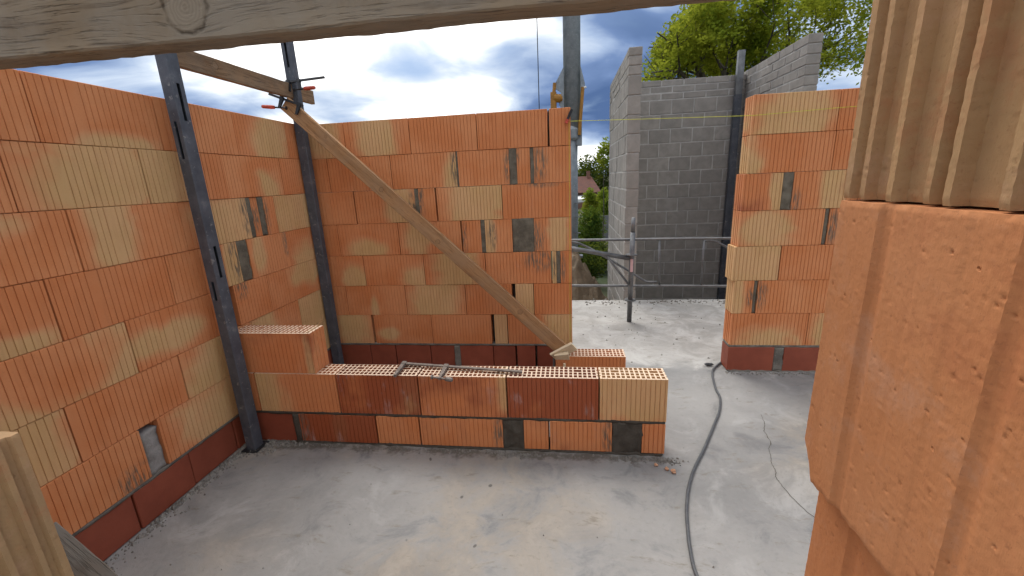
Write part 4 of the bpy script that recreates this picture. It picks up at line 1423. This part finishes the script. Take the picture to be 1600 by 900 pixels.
mb.tube(catmull([(3.33, 1.20, 0.815), (3.40, 1.20, 0.812), (3.46, 1.20, 0.79), (3.62, 1.20, 0.70), (3.95, 1.20, 0.50)], 5), 0.0115, 8)
part('bent_brace', mb, 'galvanised', t, True)
mb = MB()
for i in range(6):
    a0, a1 = -2.15 + i * 0.2, -1.95 + i * 0.2
    for (p, q) in (((a0, 0.535), (a1, 0.665)),):
        r_ = 0.0252
        mb.quad((2.611 + r_ * math.cos(a0), 1.13 + r_ * math.sin(a0), p[1]), (2.611 + r_ * math.cos(a1), 1.13 + r_ * math.sin(a1), p[1]),
                (2.612 + r_ * math.cos(a1), 1.13 + r_ * math.sin(a1), q[1]), (2.612 + r_ * math.cos(a0), 1.13 + r_ * math.sin(a0), q[1]))
part('tag', mb, 'pink_tag', t, True)

# ================================================================== crane
t = thing('tower_crane', 'galvanised round crane mast with yellow hydraulic arms behind the back wall', 'crane', (2.10, 5.0, -0.85))
mb = MB()
mb.tube([(2.10, 5, 2.15), (2.10, 5, 5.0), (2.10, 5, 7.5)], 0.150, 28)
part('mast', mb, 'mast_steel', t, True)
mb = MB()
mb.tube([(2.045, 5, -0.55), (2.045, 5, 1.0), (2.045, 5, 2.36)], 0.150, 24)
part('lower_mast', mb, 'mast_steel', t, True)
mb = MB()
mb.tube([(2.075, 5, 2.12), (2.075, 5, 2.16), (2.075, 5, 2.30), (2.075, 5, 2.36)], [0.15, 0.178, 0.178, 0.15], 24)
mb.box(2.17, 2.27, 4.90, 5.1, 2.03, 2.40)
part('collar', mb, 'mast_steel', t)
mb = MB()
for sx, s0 in ((-1, 1.955), (1, 2.245)):
    k = len(mb.v)
    w = 0.155 if sx < 0 else 0.07
    pts = [(s0, 3.32), (s0 + sx * w * 1.05, 3.04), (s0 + sx * w * 1.05, 3.00), (s0 + sx * w * 0.30, 2.92), (s0 + sx * w * 0.55, 2.72), (s0, 2.62)]
    for yy in (4.86, 4.90):
        mb.v += [(px, yy, pz) for px, pz in pts]
    nn = len(pts)
    mb.face(*[k + i for i in range(nn)])
    mb.face(*[k + nn + i for i in reversed(range(nn))])
    for i in range(nn):
        j = (i + 1) % nn
        mb.face(k + i, k + nn + i, k + nn + j, k + j)
part('bracket', mb, 'mast_steel', t)
mb = MB()
mb.tube([(1.775, 4.86, 1.6), (1.775, 4.86, 2.93)], 0.055, 12)
mb.tube([(1.785, 4.86, 2.93), (1.80, 4.86, 3.08)], 0.030, 10)
part('hydraulic_arm', mb, 'yellow_paint', t)
mb = MB()
mb.tube([(1.78, 4.86, 2.84), (1.90, 4.86, 2.82)], 0.07, 12)
mb.tube([(1.90, 4.86, 2.82), (1.93, 4.86, 2.82)], 0.045, 12)
part('hinge', mb, 'yellow_paint', t)
mb = MB()
mb.tube([(2.22, 4.88, 2.2), (2.285, 4.86, 2.98)], 0.03, 10)
part('hydraulic_arm', mb, 'yellow_paint', t)
mb = MB()
mb.tube([(2.28, 4.86, 2.965), (2.34, 4.84, 2.975)], 0.018, 8)
part('lamp', mb, 'white_paint', t)
mb = MB()
mb.tube([(1.512, 5, -0.2), (1.512, 5, 7.5)], 0.008, 6)
part('rope', mb, 'black_steel', t)
mb = MB()
mb.box(1.80, 2.34, 4.5, 5.4, -0.84, -0.55)
mb.tube([(2.16, 4.72, -0.55), (2.16, 4.72, -0.10), (2.16, 4.72, 0.02)], [0.07, 0.07, 0.05], 12)
mb.box(2.05, 2.27, 4.60, 4.80, 0.021, 0.06)
part('base', mb, 'galvanised', t)
for z in (0.45, 0.75, 1.0):
    mb = MB()
    mb.box(2.13, 2.235, 4.82, 4.88, z, z + 0.012)
    part('bracket_plate', mb, 'galvanised', t)

# ================================================================== earth heap
mb = MB()
nr, na = 40, 80
for i in range(nr + 1):
    rr = i / nr
    for j in range(na):
        th = 2 * math.pi * j / na
        x = 2.05 + 1.05 * rr * math.cos(th)
        y = 3.05 + 0.85 * rr * math.sin(th)
        h = 1.12 * (math.cos(rr * math.pi) + 1) / 2
        nv = Vector((x * 2.6, y * 2.6, 1.0))
        h += (1 - rr) * (0.20 * mnoise.noise(nv) + 0.16 * mnoise.noise(nv * 2.3) + 0.12 * mnoise.noise(nv * 5))
        mb.v.append((min(x, 2.64), y, -0.86 + h))
for i in range(nr):
    for j in range(na):
        j2 = (j + 1) % na
        mb.face(i * na + j, (i + 1) * na + j, (i + 1) * na + j2, i * na + j2)
tag(link('earth_heap', mb.mesh('earth_heap', 'earth')), 'heap of dug earth beyond the slab edge beside the grey wall', 'earth heap')

# ================================================================== vegetation
VR = random.Random(21)


def rnd_dir():
    while True:
        v_ = Vector((VR.uniform(-1, 1), VR.uniform(-1, 1), VR.uniform(-1, 1)))
        if 0.05 < v_.length < 1:
            return v_.normalized()


def add_leaf(mb, c, s, asp=2.2):
    d = rnd_dir()
    d.z *= 0.6
    d.normalize()
    w = d.cross(rnd_dir()).normalized()
    a, w = d * s, w * (s / asp)
    k = len(mb.v)
    mb.v += [tuple(c - a), tuple(c + w), tuple(c + a), tuple(c - w)]
    mb.face(k, k + 1, k + 2, k + 3)


def bush(name, label, cat, c, rx, ry, rz, nl, ls, mat, group=None, lumps=9):
    t = thing(name, label, cat, (c[0], c[1], -0.85), group=group)
    mb = MB()
    cs = []
    for i in range(lumps):
        d = rnd_dir()
        cs.append((Vector((c[0] + d.x * rx * 0.55, c[1] + d.y * ry * 0.55, c[2] + d.z * rz * 0.55)), VR.uniform(0.35, 0.6)))
    for i in range(nl):
        cc, f_ = VR.choice(cs)
        d = rnd_dir() * (VR.random() ** 0.4)
        add_leaf(mb, cc + Vector((d.x * rx * f_, d.y * ry * f_, d.z * rz * f_)), ls * VR.uniform(0.6, 1.3))
    part('crown', mb, mat, t)
    mb = MB()
    mb.tube([(c[0], c[1], -0.87), (c[0] + 0.02, c[1], (c[2] - 0.85) / 2), (c[0], c[1], c[2])], [rx * 0.06, rx * 0.05, rx * 0.02], 8)
    part('trunk', mb, 'bark', t)
    return t


# the lime-green tree behind the grey walls
tt = thing('locust_tree', 'tall lime green leafy tree standing behind the grey block walls', 'tree', (6.5, 11.0, -0.85))
mbb = MB()
mbl = MB()
tips = []


def crown_r(p):
    return math.sqrt(((p.x - 7.3) / 3.0) ** 2 + ((p.z - 4.4) / 1.85) ** 2)


def limb(p, d, L, r, depth):
    pts = [p]
    rs = [r]
    n_ = 5
    dd = d.normalized()
    for i in range(n_):
        dd = (dd + rnd_dir() * 0.16 + Vector((0, 0, 0.03))).normalized()
        p = p + dd * (L / n_)
        pts.append(p)
        rs.append(r * (1 - 0.55 * (i + 1) / n_))
    if depth >= 2 and crown_r(pts[-1]) > 1.05:
        return
    mbb.tube(pts, rs, 7 if depth < 3 else 5, caps=False)
    if depth >= 2:
        tips.append((pts[3], dd, depth))
        tips.append((pts[-1], dd, depth))
    if depth < 4:
        nb = 4 if depth < 2 else 3
        for i in range(nb):
            az = rnd_dir()
            nd = (dd * 0.75 + (az - dd * az.dot(dd)).normalized() * VR.uniform(0.55, 0.95))
            nd.z += 0.05
            st = pts[VR.choice((3, 4, 5))] if i else pts[-1]
            limb(st, nd, L * VR.uniform(0.62, 0.82), rs[-1] * 0.80, depth + 1)


mbb.tube([(6.5, 11, -0.9), (6.55, 11, 1.0), (6.48, 11, 2.6), (6.50, 11, 3.5)], [0.24, 0.20, 0.17, 0.15], 10, caps=False)
for d, L in (((-0.62, 0.1, 0.50), 1.9), ((0.12, -0.05, 1.0), 2.1), ((0.85, 0.0, 0.42), 2.5), ((0.5, -0.35, 0.75), 2.3), ((-0.2, 0.5, 0.8), 1.9), ((0.95, 0.3, 0.05), 2.2), ((-0.55, -0.3, 0.15), 1.7), ((-0.7, 0.05, 0.3), 1.5), ((-0.35, 0.2, 0.75), 1.7), ((0.3, 0.3, 0.35), 1.6), ((-0.1, -0.5, 0.5), 1.5)):
    limb(Vector((6.5, 11, 3.3 + VR.uniform(-0.7, 0.2))), Vector(d), L, 0.10, 1)
for (p, dd, dep) in tips:
    er = crown_r(p)
    if er > 1.0 + 0.35 * mnoise.noise(Vector((p.x * 0.9, 3.3, p.z * 0.9))):
        continue
    nl = 92
    for i in range(nl):
        off = rnd_dir() * (VR.random() ** 0.6) * 0.50
        off.z *= 0.6
        add_leaf(mbl, p + off, VR.uniform(0.036, 0.070), 1.9)
part('trunk', mbb, 'bark', tt, True)
part('crown', mbl, 'leaf_lime', tt)

bush('distant_tree', 'dark green distant tree directly right of the crane mast', 'tree', (3.6, 34.0, 1.4), 1.7, 1.7, 2.4, 3200, 0.13, 'leaf_dark', 'distant dark trees')
bush('distant_tree', 'lower dark green distant tree next to the grey wall', 'tree', (5.4, 36.0, 0.9), 1.9, 1.7, 2.2, 3200, 0.13, 'leaf_dark', 'distant dark trees')
bush('distant_tree', 'dark green distant tree mostly hidden behind the crane mast', 'tree', (1.6, 36.0, 0.8), 2.0, 1.8, 2.4, 2600, 0.14, 'leaf_dark', 'distant dark trees')
bush('young_tree', 'small yellow green tree in front of the distant red roof', 'tree', (3.05, 15.0, 0.25), 0.42, 0.45, 0.75, 1500, 0.065, 'leaf_yellow', 'yellow green young trees')
bush('young_tree', 'small yellow green tree close to the edge of the grey wall', 'tree', (3.55, 14.5, 0.35), 0.42, 0.45, 0.80, 1500, 0.065, 'leaf_yellow', 'yellow green young trees')
bush('overhanging_tree', 'yellow green leaf spray showing past the left edge of the grey wall', 'tree', (2.92, 8.0, 2.0), 0.22, 0.3, 0.42, 420, 0.05, 'leaf_yellow')
bush('shrub', 'round dark green shrub behind the scaffold railing', 'shrub', (2.62, 8.6, 0.05), 0.50, 0.5, 0.75, 6000, 0.035, 'leaf_mid', lumps=14)
bush('shrub', 'dark leafy shrub growing behind the earth heap', 'shrub', (2.35, 5.9, -0.35), 0.55, 0.5, 0.55, 5200, 0.032, 'leaf_dark', lumps=14)  # dark leaf colour carries the shadow lying on this greenery
bush('shrub', 'low dark shrub in the shade below the railing', 'shrub', (2.75, 7.2, -0.45), 0.60, 0.5, 0.42, 4200, 0.035, 'leaf_dark', lumps=14)  # shade is put into the leaf colour here as well

# distant house
t = thing('house', 'distant brick house with red tiled roof seen past the crane mast', 'house', (2.4, 30, -0.85))
mb = MB()
mb.box(-1.0, 4.3, 29, 34, -0.85, 0.32)
part('wall', mb, 'house_brick', t)
mb = MB()
k = len(mb.v)
mb.v += [(-1.3, 28.7, 0.30), (4.6, 28.7, 0.30), (4.0, 31.5, 1.45), (-0.7, 31.5, 1.45), (-1.3, 34.3, 0.30), (4.6, 34.3, 0.30)]
mb.face(k, k + 1, k + 2, k + 3)
mb.face(k + 5, k + 4, k + 3, k + 2)
mb.face(k + 1, k + 5, k + 2)
mb.face(k + 4, k, k + 3)
mb.face(k, k + 4, k + 5, k + 1)
rf = part('roof', mb, 'roof_tile', t)
mb = MB()
mb.box(3.65, 3.92, 31.2, 31.6, 1.2, 1.85)
ch = link('chimney', mb.mesh('chimney', 'house_brick'), rf)
for x0 in (0.2, 2.6):
    mb = MB()
    mb.box(x0, x0 + 1.0, 28.96, 29.02, -0.4, 0.1)
    w_ = part('window', mb, 'white_paint', t)
    mb = MB()
    mb.box(x0 + 0.08, x0 + 0.92, 28.94, 28.958, -0.33, 0.04)
    link('pane', mb.mesh('pane', 'pane'), w_)
# carport with white fascia
t = thing('carport', 'small flat carport with a white roof edge behind the shrub', 'carport', (2.6, 17, -0.85))
mb = MB()
mb.box(1.5, 3.22, 16.0, 18.5, 0.40, 0.50)
part('roof', mb, 'white_paint', t)
for x, y in ((1.55, 16.1), (3.14, 16.1), (1.55, 18.4), (3.14, 18.4)):
    mb = MB()
    mb.box(x, x + 0.07, y, y + 0.07, -0.86, 0.399)
    part('post', mb, 'bark', t)
# garden fence
t = thing('garden_fence', 'low grey garden fence panels beyond the shrub beside the grey wall', 'fence', (4.2, 13, -0.85))
for i in range(6):
    mb = MB()
    x0 = 2.9 + i * 1.0
    mb.box(x0 + 0.04, x0 + 0.97, 13.0, 13.04, -0.84, 0.02)
    part('panel', mb, 'fence_grey', t)
    mb = MB()
    mb.box(x0 - 0.035, x0 + 0.035, 12.98, 13.06, -0.86, 0.08)
    part('post', mb, 'fence_grey', t)
